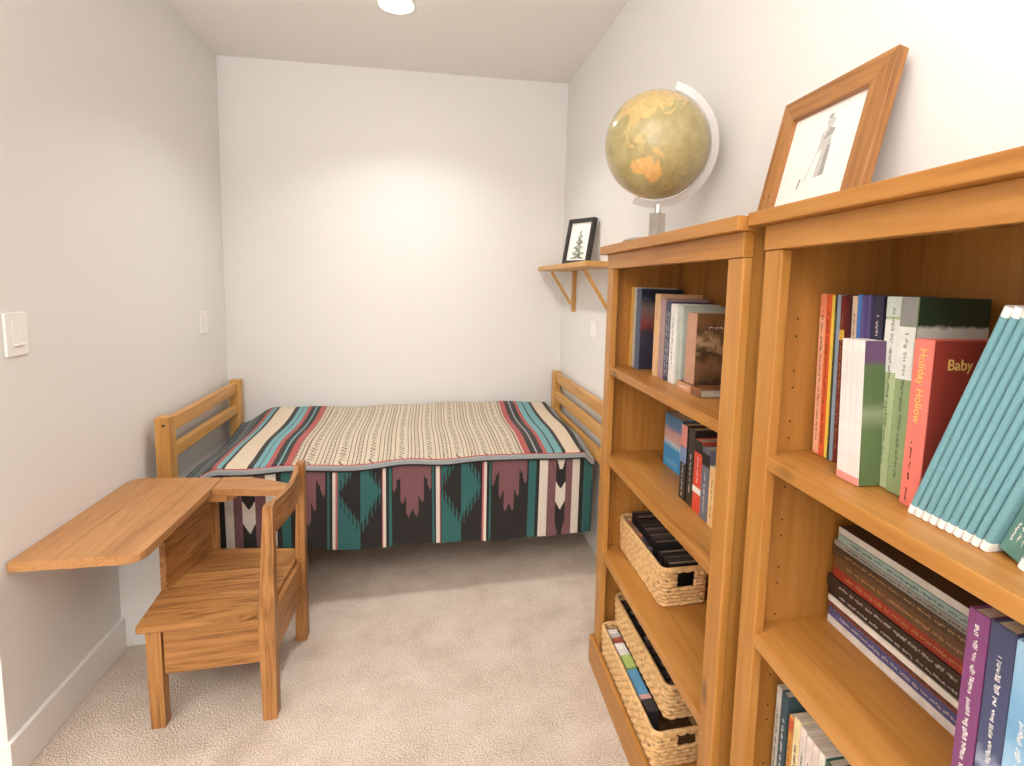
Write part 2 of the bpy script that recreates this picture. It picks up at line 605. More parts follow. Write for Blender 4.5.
def top_colour(x, j, y):
    for e, c in TOPS:
        if x < e:
            if c != 'F':
                return c
            break
    u = (x - 0.538) % 0.1265          # repeat of the fine centre stripes
    if u < 0.004 or 0.018 < u < 0.022 or 0.036 < u < 0.040 or 0.093 < u < 0.097 or 0.111 < u < 0.115:
        return 'brown'
    if 0.054 < u < 0.080:             # flecked zigzag band
        ph = abs(((y * 60) % 2) - 1)
        return 'brown' if abs((u - 0.055) / 0.024 - ph) < 0.20 else 'tan'
    if 0.004 <= u <= 0.018 and (int(y * 125) + int(u * 300)) % 5 == 0:
        return 'brown'
    return 'tan'


def bumpy(x, y):
    return 0.006 * math.sin(x * 5.1 + 1) * math.sin(y * 6 + 2) + 0.003 * math.sin(x * 17 + y * 9)


def grid_sheet(name, xs, prof, pos, colour, label, cat):
    """sheet of len(xs) x len(prof) points, one material per face"""
    bm = bm_new()
    rows = [[bm.verts.new(pos(x, p)) for x in xs] for p in prof]
    for j in range(len(prof) - 1):
        for i in range(len(xs) - 1):
            f = bm.faces.new((rows[j][i], rows[j][i + 1], rows[j + 1][i + 1], rows[j + 1][i]))
            f.smooth = True
            f.material_index = BK.index(colour((xs[i] + xs[i + 1]) / 2, (prof[j] + prof[j + 1]) / 2, j))
    o = obj(name, bm, [BL[k] for k in BK])
    return tag(o, label, cat)


def ease(x, x0, x1):
    t = max(0.0, min(1.0, (x - x0) / (x1 - x0)))
    return t * t * (3 - 2 * t)


# the striped one on top: s runs from the wall forward, the last 4 cm is the bound edge turned down
def top_pos(x, s):
    wob = 0.006 * math.sin(s * 6 + x * 2.2) * ease(s, 0, 0.3)
    end = 0.095 * (1 - ease(x, 0.088, 0.27)) + 0.040 * ease(x, 1.845, 1.90)
    if s < 0.915:
        y = -0.045 - s
        z = 0.652 - 0.030 * ease(s, 0.0, 0.45) - 0.018 * ease(s, 0.6, 0.915) + bumpy(x, y)
    else:
        a = min((s - 0.915) / 0.03, 1.0) * PI / 2
        y = -0.960 - 0.030 * math.sin(a)
        z = 0.604 + bumpy(x, -0.96) - 0.016 * (1 - math.cos(a)) - max(0, s - 0.945) * 0.75
        y -= 0.003 * math.sin(x * 23)
        z += 0.004 * math.sin(x * 13 + 1)
    if s < 0.02:
        z -= 0.05 * (1 - s / 0.02)
    return (x + wob, y, z - end)


def top_col(x, s, j):
    if s > 0.932:
        return 'red' if s < 0.937 else ('grey' if s < 0.963 else 'black')  # black last rows paint edge thread and the shadow line below it
    return top_colour(x, j, s)


xs = [0.090 + i * (1.903 - 0.090) / 470 for i in range(471)]
prof = [i * 0.008 for i in range(114)] + [0.915 + 0.0053 * k for k in range(1, 12)]
xs2 = [0.1 + (x - 0.090) / (1.886 - 0.090) * 1.786 for x in xs]
top = grid_sheet('striped_blanket', xs, prof, top_pos, top_col,
                 'tan striped blanket with teal, red and black end bands spread on top of the bed', 'blanket')

# the patterned one underneath, hanging down the front
CELL = 0.0041
ZT, ZB = 0.566, 0.150


def serr(v, step):
    return math.floor(v / step) * step


def front_colour(x, z, j):
    d = ZT - z                                           # distance below the edge
    def between(a, b):
        return a <= x < b
    # mirrored arrow columns near both ends
    for c, sg in ((1.738, 1), (0.372, -1)):
        u = (x - c) * sg
        if -0.125 <= u < 0.20:
            if u < -0.108: return 'black'
            if u < -0.066: return 'white'
            if u < -0.026: return 'maroon'
            if u < 0.024:
                w = abs(u + 0.001)
                if d < 0.03 - 0.0 * w + 0.0 and w < 0.024 - d * 0.75: return 'white'
                if d < 0.075 and w < 0.022 - d * 0.28: return 'white' if d < 0.055 else 'black'
                if 0.118 - w * 1.5 < d - 0.0 and d < 0.262 - w * 2.0 and d > 0.155 - w * 1.6: return 'white'
                if d > 0.29 and w > (0.40 - d) * 0.25 + 0.004: return 'maroon' if w > 0.012 else 'black'
                return 'black'
            if u < 0.058: return 'maroon'
            if u < 0.092: return 'white'
            if u < 0.112: return 'black'
            if u < 0.160: return 'teal'
            return 'black' if d > 0.11 + (u - 0.16) * 1.5 else 'maroon'
    if between(1.576, 1.613): return 'teal'
    if between(0.497, 0.534): return 'teal'
    # two counterchanged diamonds
    for c in (0.818, 1.259):
        u = x - c
        if abs(u) < 0.092:
            st = 0.0165
            r = abs(serr(abs(u) + 0.0, st) / 0.098) + abs(d - 0.108) / 0.165
            tooth = 0.40 * (((abs(u) + 0.006) / st) % 1.0) - 0.14
            inside = r + tooth < 0.98
            left = u < 0
            if d < 0.108 and not inside:
                return 'teal' if left else 'black'
            if left:
                return 'black' if inside else 'teal'
            return 'teal' if inside else 'black'
    for a, b in ((0.703, 0.7235), (0.905, 0.926), (1.144, 1.164), (1.356, 1.378)):
        if a <= x < b:
            m = (a + b) / 2
            pink = (x > m + 0.004) if m < 1.038 and (m < 0.8) or m > 1.1 and m < 1.2 else (x < m - 0.004)
            return 'pink' if pink else 'white'
    for a, b in ((0.684, 0.693), (0.938, 0.948), (1.126, 1.134), (1.390, 1.398)):
        if a <= x < b: return 'teal'
    # stepped pendants
    for c in (0.590, 1.038, 1.483):
        u = abs(x - c)
        if u < 0.084:
            lim = 0.0
            if u < 0.026: lim = 0.246 - 2.6 * abs(u - 0.017)
            elif u < 0.050: lim = 0.178 - 2.4 * abs(u - 0.043)
            else: lim = 0.118 - 2.8 * abs(u - 0.078)
            if u > 0.060 and d > 0.02 and u < 0.066: lim = 0.06
            return 'maroon' if d < lim else 'black'
    return 'black'


def front_pos(x, s):
    wave = 0.007 * math.sin(x * 9.5 + 0.6) + 0.004 * math.sin(x * 23)
    back = 0.012 * ease(x, 1.85, 1.90) + 0.03 * (1 - ease(x, 0.10, 0.2))
    if s < 0.10:                      # lies under the striped blanket
        y = -0.872 - s
        z = 0.592 - 0.008 * ease(s, 0.05, 0.10) - 0.095 * (1 - ease(x, 0.088, 0.27)) - 0.040 * ease(x, 1.845, 1.90)
        return (x, y + back * 0.4, z + bumpy(x, y) * 0.9)
    hem = 0.250 - 0.058 * ease(x, 0.2, 0.9) - 0.020 * ease(x, 0.9, 1.8)
    t = (s - 0.10) / 0.45
    z0 = 0.584 - 0.090 * (1 - ease(x, 0.088, 0.25)) - 0.040 * ease(x, 1.845, 1.90)
    z = z0 + (hem - z0) * t
    y = -0.972 - 0.006 * math.sin(min(1, t * 6) * PI / 2) - wave * t * 1.2
    return (x + 0.004 * t * math.sin(x * 7), y + back * (0.4 + 0.6 * t), z)


xs = [0.105 + i * CELL for i in range(int((1.9025 - 0.105) / CELL) + 1)]
prof = [0.0, 0.02, 0.04, 0.06, 0.075, 0.085, 0.093] + [0.10 + i * CELL for i in range(int(0.45 / CELL) + 1)]


def front_col(x, s, j):
    if s < 0.10:
        return 'black'
    return front_colour(x, front_pos(x, s)[2], j)


front = grid_sheet('patterned_blanket', xs, prof, front_pos, front_col,
                   'dark blanket with maroon, teal and white woven motifs hanging down the front of the bed', 'blanket')

# ------------------------------------------------------------------ school desk (bench seat with side desk)
DX, DY = 0.33, -1.42
desk = thing('school_desk', 'old wooden school desk with attached bench seat against the left wall', 'school desk', Matrix.Translation((DX, DY, 0)))


def P(pts):
    return [(x - DX, y - DY) for x, y in pts]


def rnd_poly(pts, r, n=5):
    """round the corners of a polygon"""
    out = []
    m = len(pts)
    for i in range(m):
        p = Vector(pts[i]); a = Vector(pts[i - 1]); b = Vector(pts[(i + 1) % m])
        rr = r[i] if isinstance(r, (list, tuple)) else r
        if rr <= 0:
            out.append(tuple(p)); continue
        p0 = p + (a - p).normalized() * rr
        p1 = p + (b - p).normalized() * rr
        for k in range(n + 1):
            t = k / n
            q = p0 * (1 - t) ** 2 + p * 2 * t * (1 - t) + p1 * t * t
            out.append(tuple(q))
    return out


bm = bm_new()
prism(bm, P(rnd_poly([(0.003, -1.718), (0.318, -1.734), (0.3265, -1.112), (0.003, -1.066)], [0.004, 0.045, 0.0, 0.045])), 0.582, 0.608, 0.004)
desktop = obj('desktop', bm, MAT['deskY'], desk)
# saw-cut joints between the boards of the top
for xx in (0.105, 0.212):
    bm = bm_new(); box(bm, xx - DX, xx + 0.0008 - DX, -1.705 - DY, -1.10 - DY, 0.6080, 0.6082)
    obj('board_joint', bm, MAT['screw'], desktop)
bm = bm_new()
prism(bm, P(rnd_poly([(0.3275, -1.235), (0.405, -1.250), (0.470, -1.266), (0.598, -1.286), (0.606, -1.236), (0.50, -1.165), (0.40, -1.112), (0.3275, -1.111)], [0.0, 0.0, 0.0, 0.0, 0.0, 0.06, 0.05, 0.0], 4)), 0.582, 0.607, 0.004)
obj('arm', bm, MAT['deskX'], desk)
bm = bm_new()
prism(bm, P([(0.300, -1.225), (0.375, -1.232), (0.395, -1.205), (0.395, -1.150), (0.300, -1.140)]), 0.5515, 0.5815, 0.006)
obj('arm_block', bm, MAT['deskX'], desk)
bm = bm_new(); box(bm, 0.252 - DX, 0.299 - DX, -1.655 - DY, -1.2265 - DY, 0.561, 0.5815, 0.006)
obj('cleat', bm, MAT['deskY'], desk)
bm = bm_new(); box(bm, 0.125 - DX, 0.150 - DX, -1.700 - DY, -1.30 - DY, 0.566, 0.5815, 0.004)
obj('cleat', bm, MAT['deskY'], desk)
bm = bm_new()
hexa(bm, [(0.2375 - DX, -1.440 - DY, 0.3385), (0.2555 - DX, -1.440 - DY, 0.3385), (0.296 - DX, -1.158 - DY, 0.3385), (0.278 - DX, -1.158 - DY, 0.3385)],
     [(0.2375 - DX, -1.440 - DY, 0.5605), (0.2555 - DX, -1.440 - DY, 0.5605), (0.296 - DX, -1.158 - DY, 0.5605), (0.278 - DX, -1.158 - DY, 0.5605)], 0.002)
obj('support_panel', bm, MAT['oakY'], desk)
bm = bm_new(); box(bm, 0.276 - DX, 0.312 - DX, -1.157 - DY, -1.120 - DY, 0.0, 0.5815, 0.003)
obj('leg', bm, MAT['oakZ'], desk)
bm = bm_new()
prism(bm, P(rnd_poly([(0.254, -1.648), (0.525, -1.652), (0.590, -1.610), (0.606, -1.596), (0.622, -1.290), (0.600, -1.212), (0.314, -1.159), (0.2755, -1.1585), (0.236, -1.435)],
                     [0.008, 0.06, 0.0, 0.0, 0.0, 0.01, 0.0, 0.0, 0.0], 5)), 0.3190, 0.3384, 0.005)
obj('seat', bm, MAT['oakX'], desk)


def leg(b, t, z0, z1):
    bm = bm_new()
    q = lambda r, z: [(r[0] - DX, r[2] - DY, z), (r[1] - DX, r[2] - DY, z), (r[1] - DX, r[3] - DY, z), (r[0] - DX, r[3] - DY, z)]
    hexa(bm, q(b, z0), q(t, z1), 0.003)
    return bm


obj('leg', leg((0.281, 0.320, -1.644, -1.607), (0.276, 0.318, -1.642, -1.605), 0, 0.3172), MAT['oakZ'], desk)
# back posts, foot to top, with a slight bend at the seat


def post(x0f, x1f, x0s, x1s, x0t, x1t, y0, y1, zt):
    bm = bm_new()
    lv = [(x0f, x1f, y0 - 0.004, y1, 0.0), (x0s, x1s, y0, y1, 0.33), (x0t, x1t, y0 + 0.008, y1 - 0.002, zt)]
    rings = [[bm.verts.new((a - DX, c - DY, z)), bm.verts.new((b - DX, c - DY, z)), bm.verts.new((b - DX, d_ - DY, z)), bm.verts.new((a - DX, d_ - DY, z))] for a, b, c, d_, z in lv] if False else []
    for a, b, c, d_, z in lv:
        rings.append([bm.verts.new((a - DX, c - DY, z)), bm.verts.new((b - DX, c - DY, z)), bm.verts.new((b - DX, d_ - DY, z)), bm.verts.new((a - DX, d_ - DY, z))])
    fs = [bm.faces.new(list(reversed(rings[0]))), bm.faces.new(rings[-1])]
    for r0, r1 in zip(rings, rings[1:]):
        for i in range(4):
            j = (i + 1) % 4
            fs.append(bm.faces.new((r0[i], r0[j], r1[j], r1[i])))
    es = [e for e in bm.edges if len(e.link_faces) == 2 and e.calc_face_angle(0) > 0.5]
    bmesh.ops.bevel(bm, geom=es, offset=0.003, segments=2, affect='EDGES', profile=0.6)
    return bm


obj('back_post', post(0.600, 0.640, 0.593, 0.640, 0.613, 0.640, -1.676, -1.634, 0.697), MAT['oakZ'], desk)
obj('back_post', post(0.612, 0.653, 0.616, 0.650, 0.626, 0.652, -1.289, -1.245, 0.706), MAT['oakZ'], desk)
# curved back rail
bm = bm_new()
N = 14
ring = []
for i in range(N + 1):
    t = i / N
    y = -1.6335 + (-1.2895 + 1.6335) * t
    x = 0.618 + 0.012 * t + 0.018 * math.sin(t * PI)
    zt = 0.690 + 0.010 * t - 0.008 * math.sin(t * PI)
    zb = 0.585 + 0.012 * t
    ring.append([bm.verts.new((x - DX - 0.008, y - DY, zb)), bm.verts.new((x - DX + 0.008, y - DY, zb)),
                 bm.verts.new((x - DX + 0.008, y - DY, zt)), bm.verts.new((x - DX - 0.008, y - DY, zt))])
for a, b in zip(ring, ring[1:]):
    for k in range(4):
        j = (k + 1) % 4
        bm.faces.new((a[k], a[j], b[j], b[k]))
bm.faces.new(list(reversed(ring[0]))); bm.faces.new(ring[-1])
obj('back_rail', bm, MAT['oakY'], desk)
bm = bm_new(); box(bm, 0.3215 - DX, 0.5925 - DX, -1.637 - DY, -1.619 - DY, 0.172, 0.3172, 0.002)
obj('apron', bm, MAT['oakX'], desk)
bm = bm_new(); box(bm, 0.3215 - DX, 0.606 - DX, -1.262 - DY, -1.247 - DY, 0.172, 0.3172, 0.002)
obj('apron', bm, MAT['oakX'], desk)
bm = bm_new(); hexa(bm, [(0.606 - DX, -1.633 - DY, 0.172), (0.624 - DX, -1.633 - DY, 0.172), (0.634 - DX, -1.290 - DY, 0.172), (0.616 - DX, -1.290 - DY, 0.172)],
                    [(0.606 - DX, -1.633 - DY, 0.3172), (0.624 - DX, -1.633 - DY, 0.3172), (0.634 - DX, -1.290 - DY, 0.3172), (0.616 - DX, -1.290 - DY, 0.3172)], 0.002)
obj('apron', bm, MAT['oakY'], desk)
bm = bm_new(); box(bm, 0.2855 - DX, 0.302 - DX, -1.606 - DY, -1.1575 - DY, 0.172, 0.3172, 0.002)
obj('apron', bm, MAT['oakY'], desk)

# ------------------------------------------------------------------ bookcases
def case_frame(x, y, th):
    return Matrix.Translation((x, y, 0)) @ Matrix.Rotation(th - PI / 2, 4, 'Z')


F1 = case_frame(1.7031, -1.6613, -0.0347)
F2 = case_frame(1.6906, -2.5363, -0.0648)
D = 0.25
SW = 0.0578
L = 0.8429


def bookcase(F, a0, h1, hf, ztop, shelves, c0, c1, base_h, label):
    t = thing('bookcase', label, 'bookcase', F, 'bookcases along the right wall')
    for (a, b) in ((a0, SW + (0.0032 if a0 > 0 else a0)), (L - SW, L)):
        bm = bm_new(); box(bm, a, b, 0.0, 0.0205, 0.0, h1, 0.003)
        obj('stile', bm, MAT['honeyZ'], t)
    for (a, b) in ((a0 + 0.006, a0 + 0.0215), (L - 0.0215, L - 0.006)):
        bm = bm_new(); box(bm, a, b, 0.021, D - 0.0005, 0.0, hf, 0.0)
        sp = obj('side_panel', bm, MAT['honeyZ'], t)
        inner = b + 0.0001 if a < 0.1 else a - 0.0001
        for zz in [0.42 + 0.032 * k for k in range(31)]:
            if any(-0.04 < zz - s_ < 0.012 for s_ in shelves) or a > 0.1 or zz > h1 - 0.08 or int(zz * 31) % 3 == 0:
                continue
            bm = bm_new()
            lathe(bm, [(0.0022, 0.0), (0.0022, 0.0004)], 8)
            o = obj('peg_hole', bm, MAT['screw'], sp)
            o.matrix_basis = Matrix.Translation((inner, 0.062, zz)) @ Matrix.Rotation(PI / 2, 4, 'Y')
    bm = bm_new(); box(bm, a0 + 0.006, L - 0.006, D, D + 0.007, 0.0, hf)
    obj('back_panel', bm, MAT['honeyZ'], t)
    bm = bm_new(); box(bm, a0, L, -0.003, 0.0205, h1 + 0.0005, hf - 0.0003, 0.002)
    obj('frieze', bm, MAT['honeyX'], t)
    bm = bm_new(); box(bm, c0, c1, -0.023, D + 0.007, hf, ztop, 0.0025)
    obj('top_board', bm, MAT['honeyX'], t)
    bm = bm_new(); box(bm, a0 - 0.012, L + 0.012, -0.014, -0.0005, 0.0, base_h, 0.003)
    box(bm, a0 + 0.022, L - 0.022, 0.021, D - 0.001, 0.070, 0.090)
    box(bm, SW + 0.0008, L - SW - 0.0005, -0.0003, 0.0215, 0.0, 0.090, 0.0)
    box(bm, a0 - 0.012, a0 - 0.0005, -0.0006, 0.06, 0.0, base_h, 0.002)
    obj('base', bm, MAT['honeyX'], t)
    for z in shelves:
        bm = bm_new()
        l0, l1, k0, k1 = SW + (0.004 if a0 > 0 else a0 + 0.0008), L - SW - 0.0008, a0 + 0.0222, L - 0.0222
        prism(bm, [(l0, 0.0012), (l1, 0.0012), (l1, 0.0213), (k1, 0.0213), (k1, D - 0.001), (k0, D - 0.001), (k0, 0.0213), (l0, 0.0213)], z - 0.026, z, 0.002)
        obj('shelf', bm, MAT['honeyX'], t)
    return t


S1, S2, S3 = 1.127, 0.8158, 0.463
T1, T2, T3 = 1.1006, 0.7591, 0.405
ZT1, ZT2 = 1.536, 1.5405
bookcase(F1, -0.018, 1.459, 1.508, ZT1, (S1, S2, S3), -0.048, L + 0.0085, 0.105,
         'honey pine bookcase holding wicker baskets, nearer the bed, globe on top')
bookcase(F2, 0.0085, 1.470, 1.5155, ZT2, (T1, T2, T3), -0.0195, L + 0.03, 0.105,
         'honey pine bookcase at the right edge full of teal and stacked books')


# ------------------------------------------------------------------ books
def strokes(bm, x0, x1, z0, z1, y, seed, lines=1, vertical=True, dens=0.8):
    """worn, unreadable lettering: rows of small irregular pen marks on the plane y (spine)"""
    r = random.Random(seed)
    wl = (x1 - x0) / lines
    for k in range(lines):
        m = x0 + wl * (k + 0.5)
        hw = min(wl * 0.24, 0.0034)
        z = z0
        word = 0
        while z < z1:
            h = r.uniform(0.0007, 0.0014)
            if word <= 0:
                z += r.uniform(0.002, 0.006)
                word = r.randint(4, 10)
            u = hw * r.uniform(0.35, 1.0)
            d = hw * r.uniform(-0.25, 0.25)
            box(bm, m + d - u * 0.8, m + d + u * 0.8, y - 0.0003, y, z, z + h)
            if r.random() < 0.5:
                e = m + d + (u * 0.8 if r.random() < 0.5 else -u * 0.8)
                box(bm, e - 0.0005, e + 0.0005, y - 0.0003, y, z, z + h + r.uniform(0.001, 0.002))
            z += h + r.uniform(0.0010, 0.0022)
            word -= 1


def book(name, label, M, th, dep, h, cm, group=None, pages=None, hard=True, lett=None, bands=(), front=None, cat='book', caps=None):
    """x = thickness, y = depth (spine at y 0), z = height. bands: (z0, z1, material) round the spine"""
    t = thing(name, label, cat, M, group)
    c = 0.0022 if hard else 0.0006
    o = 0.003 if hard else 0.0
    bm = bm_new()
    box(bm, 0, th, 0, c * 1.2, 0, h, min(0.0012, th * 0.2) if hard else 0.0004)
    box(bm, 0, c, c * 1.2, dep, 0, h)
    box(bm, th - c, th, c * 1.2, dep, 0, h, 0.0, mi=1 if front else 0)
    obj('cover', bm, [cm, front] if front else [cm], t)
    bm = bm_new()
    box(bm, c + 0.0001, th - c - 0.0001, c * 1.2 + 0.0001, dep - o, o, h - o)
    obj('page_block', bm, pages or MAT['pages'], t)
    for (z0, z1, m) in bands:
        bm = bm_new(); box(bm, 0.0, th, -0.0004, -0.00005, z0, z1)
        obj('spine_band', bm, m, t)
    if caps:
        for z0, z1 in ((0, 0.014), (h - 0.014, h)):
            bm = bm_new(); box(bm, -0.0003, th + 0.0003, -0.0006, 0.014, z0 - 0.0002, z1 + 0.0002, 0.001)
            obj('spine_cap', bm, caps, t)
    if lett:
        m, z0, z1, lines, seed = lett
        bm = bm_new()
        strokes(bm, th * 0.15, th * 0.85, z0, z1, -0.0005, seed, lines)
        obj('lettering', bm, m, t)
    return t


def at(F, s, t, z, lean=0.0, yaw=0.0):
    return F @ Matrix.Translation((s, t, z)) @ Matrix.Rotation(yaw, 4, 'Z') @ Matrix.Rotation(lean, 4, 'Y')


# --- far bookcase, top shelf
g = 'books on the top shelf of the far bookcase'
z = S1 + 0.0005
book('book', 'thin yellow book at the far left end of the shelf under the globe', at(F1, 0.0075, 0.080, z), 0.019, 0.15, 0.274, cover('cv_yellow', (232, 186, 84)), g, hard=False)
book('book', 'gold-edged thin book, second from the left on the top shelf under the globe', at(F1, 0.027, 0.080, z), 0.012, 0.15, 0.273, cover('cv_straw', (214, 180, 96)), g, hard=False)
book('book', 'pale grey thin book between yellow and blue books under the globe', at(F1, 0.0395, 0.080, z), 0.022, 0.15, 0.272, cover('cv_palegrey', (196, 192, 186)), g, hard=False)
book('book', 'tall blue-grey book with a dark cover under the globe', at(F1, 0.062, 0.080, z), 0.040, 0.15, 0.268, cover('cv_blue', (88, 104, 132)), g,
     front=picture_mat('dark_red_cover', [(0.0, (44, 46, 60)), (0.45, (58, 56, 70)), (0.55, (132, 58, 54)), (0.75, (120, 104, 98)), (0.9, (34, 42, 62))], 'Z', 30, 0.4, 0, 0.27),
     lett=(MAT['ink_grey'], 0.02, 0.24, 1, 5))
book('book', 'tan and cream book with a wide gap to its left under the globe', at(F1, 0.214, 0.084, z), 0.039, 0.14, 0.254, cover('cv_tan', (222, 180, 132)), g, lett=(MAT['ink_dark'], 0.17, 0.23, 1, 8))
book('book', 'dusty pink book standing right of the tan book under the globe', at(F1, 0.2535, 0.086, z), 0.042, 0.135, 0.242, cover('cv_dustypink', (172, 140, 138)), g, lett=(MAT['ink_grey'], 0.03, 0.2, 2, 9))
book('book', 'navy book with white lettering left of the white book under the globe', at(F1, 0.296, 0.085, z), 0.039, 0.135, 0.232, cover('cv_navy', (52, 60, 92)), g, lett=(MAT['ink_white'], 0.01, 0.2, 2, 10))
book('book', 'white book with black lettering in the middle of the shelf under the globe', at(F1, 0.3355, 0.084, z), 0.040, 0.135, 0.228, cover('cv_white', (232, 230, 224)), g, lett=(MAT['ink_dark'], 0.05, 0.19, 1, 11))
book('book', 'pale green-grey book right of the white book under the globe', at(F1, 0.377, 0.087, z), 0.035, 0.13, 0.224, cover('cv_sage', (186, 192, 180)), g, lett=(MAT['ink_grey'], 0.02, 0.1, 1, 12))
# flat one with the brown album standing on it
Mf = F1 @ Matrix.Translation((0.428, 0.070, S1 + 0.0225)) @ Matrix.Rotation(PI / 2, 4, 'Y')
book('book', 'brown book lying flat under the brown picture book, top shelf under the globe', Mf, 0.022, 0.155, 0.140, cover('cv_brown', (134, 86, 54)), g, pages=MAT['pages_z'],
     bands=((0.0, 0.085, cover('cv_peach', (206, 150, 112))),), lett=(MAT['ink_white'], 0.012, 0.07, 1, 14))
bk = book('book', 'brown picture book standing upright on a flat book, cover facing the camera', at(F1, 0.456, 0.078, S1 + 0.0232), 0.054, 0.145, 0.186, cover('cv_albumspine', (186, 140, 112)), g,
          front=picture_mat('album_cover', [(0.0, (70, 52, 38)), (0.25, (128, 92, 62)), (0.42, (64, 46, 34)), (0.55, (178, 146, 106)), (0.68, (92, 66, 44)), (0.85, (120, 84, 54))], 'Z', 32, 0.6, 0, 0.19))
bm = bm_new()
strokes(bm, 0.0, 0.012, 0.0, 0.075, 0.0, 31, 1, True, 0.95)
o = obj('lettering', bm, MAT['ink_white'], bk)
o.matrix_basis = Matrix.Translation((0.0545, 0.03, 0.150)) @ Matrix.Rotation(PI / 2, 4, 'Z') @ Matrix.Rotation(PI / 2, 4, 'Y') @ Matrix.Translation((-0.006, 0, 0))

# --- far bookcase, second shelf
g = 'books on the second shelf of the far bookcase'
z = S2 + 0.0005
book('boxed_book', 'wide blue illustrated boxed book set back on the second shelf', at(F1, 0.146, 0.168, z), 0.130, 0.075, 0.176, 
     picture_mat('blue_scene', [(0.0, (60, 156, 214)), (0.40, (54, 150, 212)), (0.46, (190, 214, 226)), (0.56, (204, 164, 156)), (0.70, (190, 150, 150)), (0.80, (84, 130, 176)), (1.0, (70, 130, 150))], 'Z', 40, 0.22, 0, 0.176), g,
     lett=(MAT['ink_white'], 0.012, 0.03, 6, 21))
book('book', 'black book with a pink spine top on the second shelf', at(F1, 0.427, 0.094, z), 0.036, 0.14, 0.212, cover('cv_black', (38, 34, 32)), g,
     bands=((0.15, 0.21, cover('cv_pinktop', (214, 136, 128))), (0.105, 0.148, cover('cv_blueband', (120, 138, 176)))), lett=(MAT['ink_white'], 0.008, 0.10, 1, 22))
book('book', 'black book with white spine lettering between pink-topped and red books', at(F1, 0.472, 0.094, z), 0.036, 0.14, 0.211, cover('cv_black2', (44, 40, 34)), g, lett=(MAT['ink_white'], 0.03, 0.14, 1, 23))
book('book', 'red book with a black spine top on the second shelf', at(F1, 0.513, 0.092, z), 0.044, 0.14, 0.193, cover('cv_red', (212, 72, 48)), g,
     bands=((0.160, 0.192, MAT['black']), (0.052, 0.068, MAT['ink_white'])), lett=(MAT['ink_white'], 0.075, 0.15, 1, 24))
book('book', 'slate grey book right of the red book on the second shelf', at(F1, 0.560, 0.090, z), 0.040, 0.14, 0.186, cover('cv_slate', (104, 106, 118)), g,
     bands=((0.140, 0.172, MAT['black']),), lett=(MAT['ink_white'], 0.012, 0.13, 1, 25))
book('book', 'tan paperback at the right end of the second shelf by the bookcase post', at(F1, 0.606, 0.088, z), 0.028, 0.13, 0.150, cover('cv_sand', (230, 190, 134)), g, hard=False, lett=(MAT['ink_dark'], 0.02, 0.12, 1, 26))
# clear bookend left of the blue box
k = NT('clear_acrylic')
k.b.inputs['Base Color'].default_value = (0.9, 0.9, 0.92, 1)
k.b.inputs['Roughness'].default_value = 0.08
k.b.inputs['Transmission Weight'].default_value = 0.9
k.b.inputs['IOR'].default_value = 1.3
bm = bm_new()
box(bm, 0.0, 0.003, 0.0, 0.06, 0.0, 0.075, 0.001)
box(bm, -0.040, -0.0002, 0.0, 0.06, 0.0, 0.003, 0.001)
o = obj('bookend', bm, k.m)
o.matrix_basis = at(F1, 0.1425, 0.178, z)
tag(o, 'clear acrylic bookend against the left side of the blue boxed book', 'bookend')


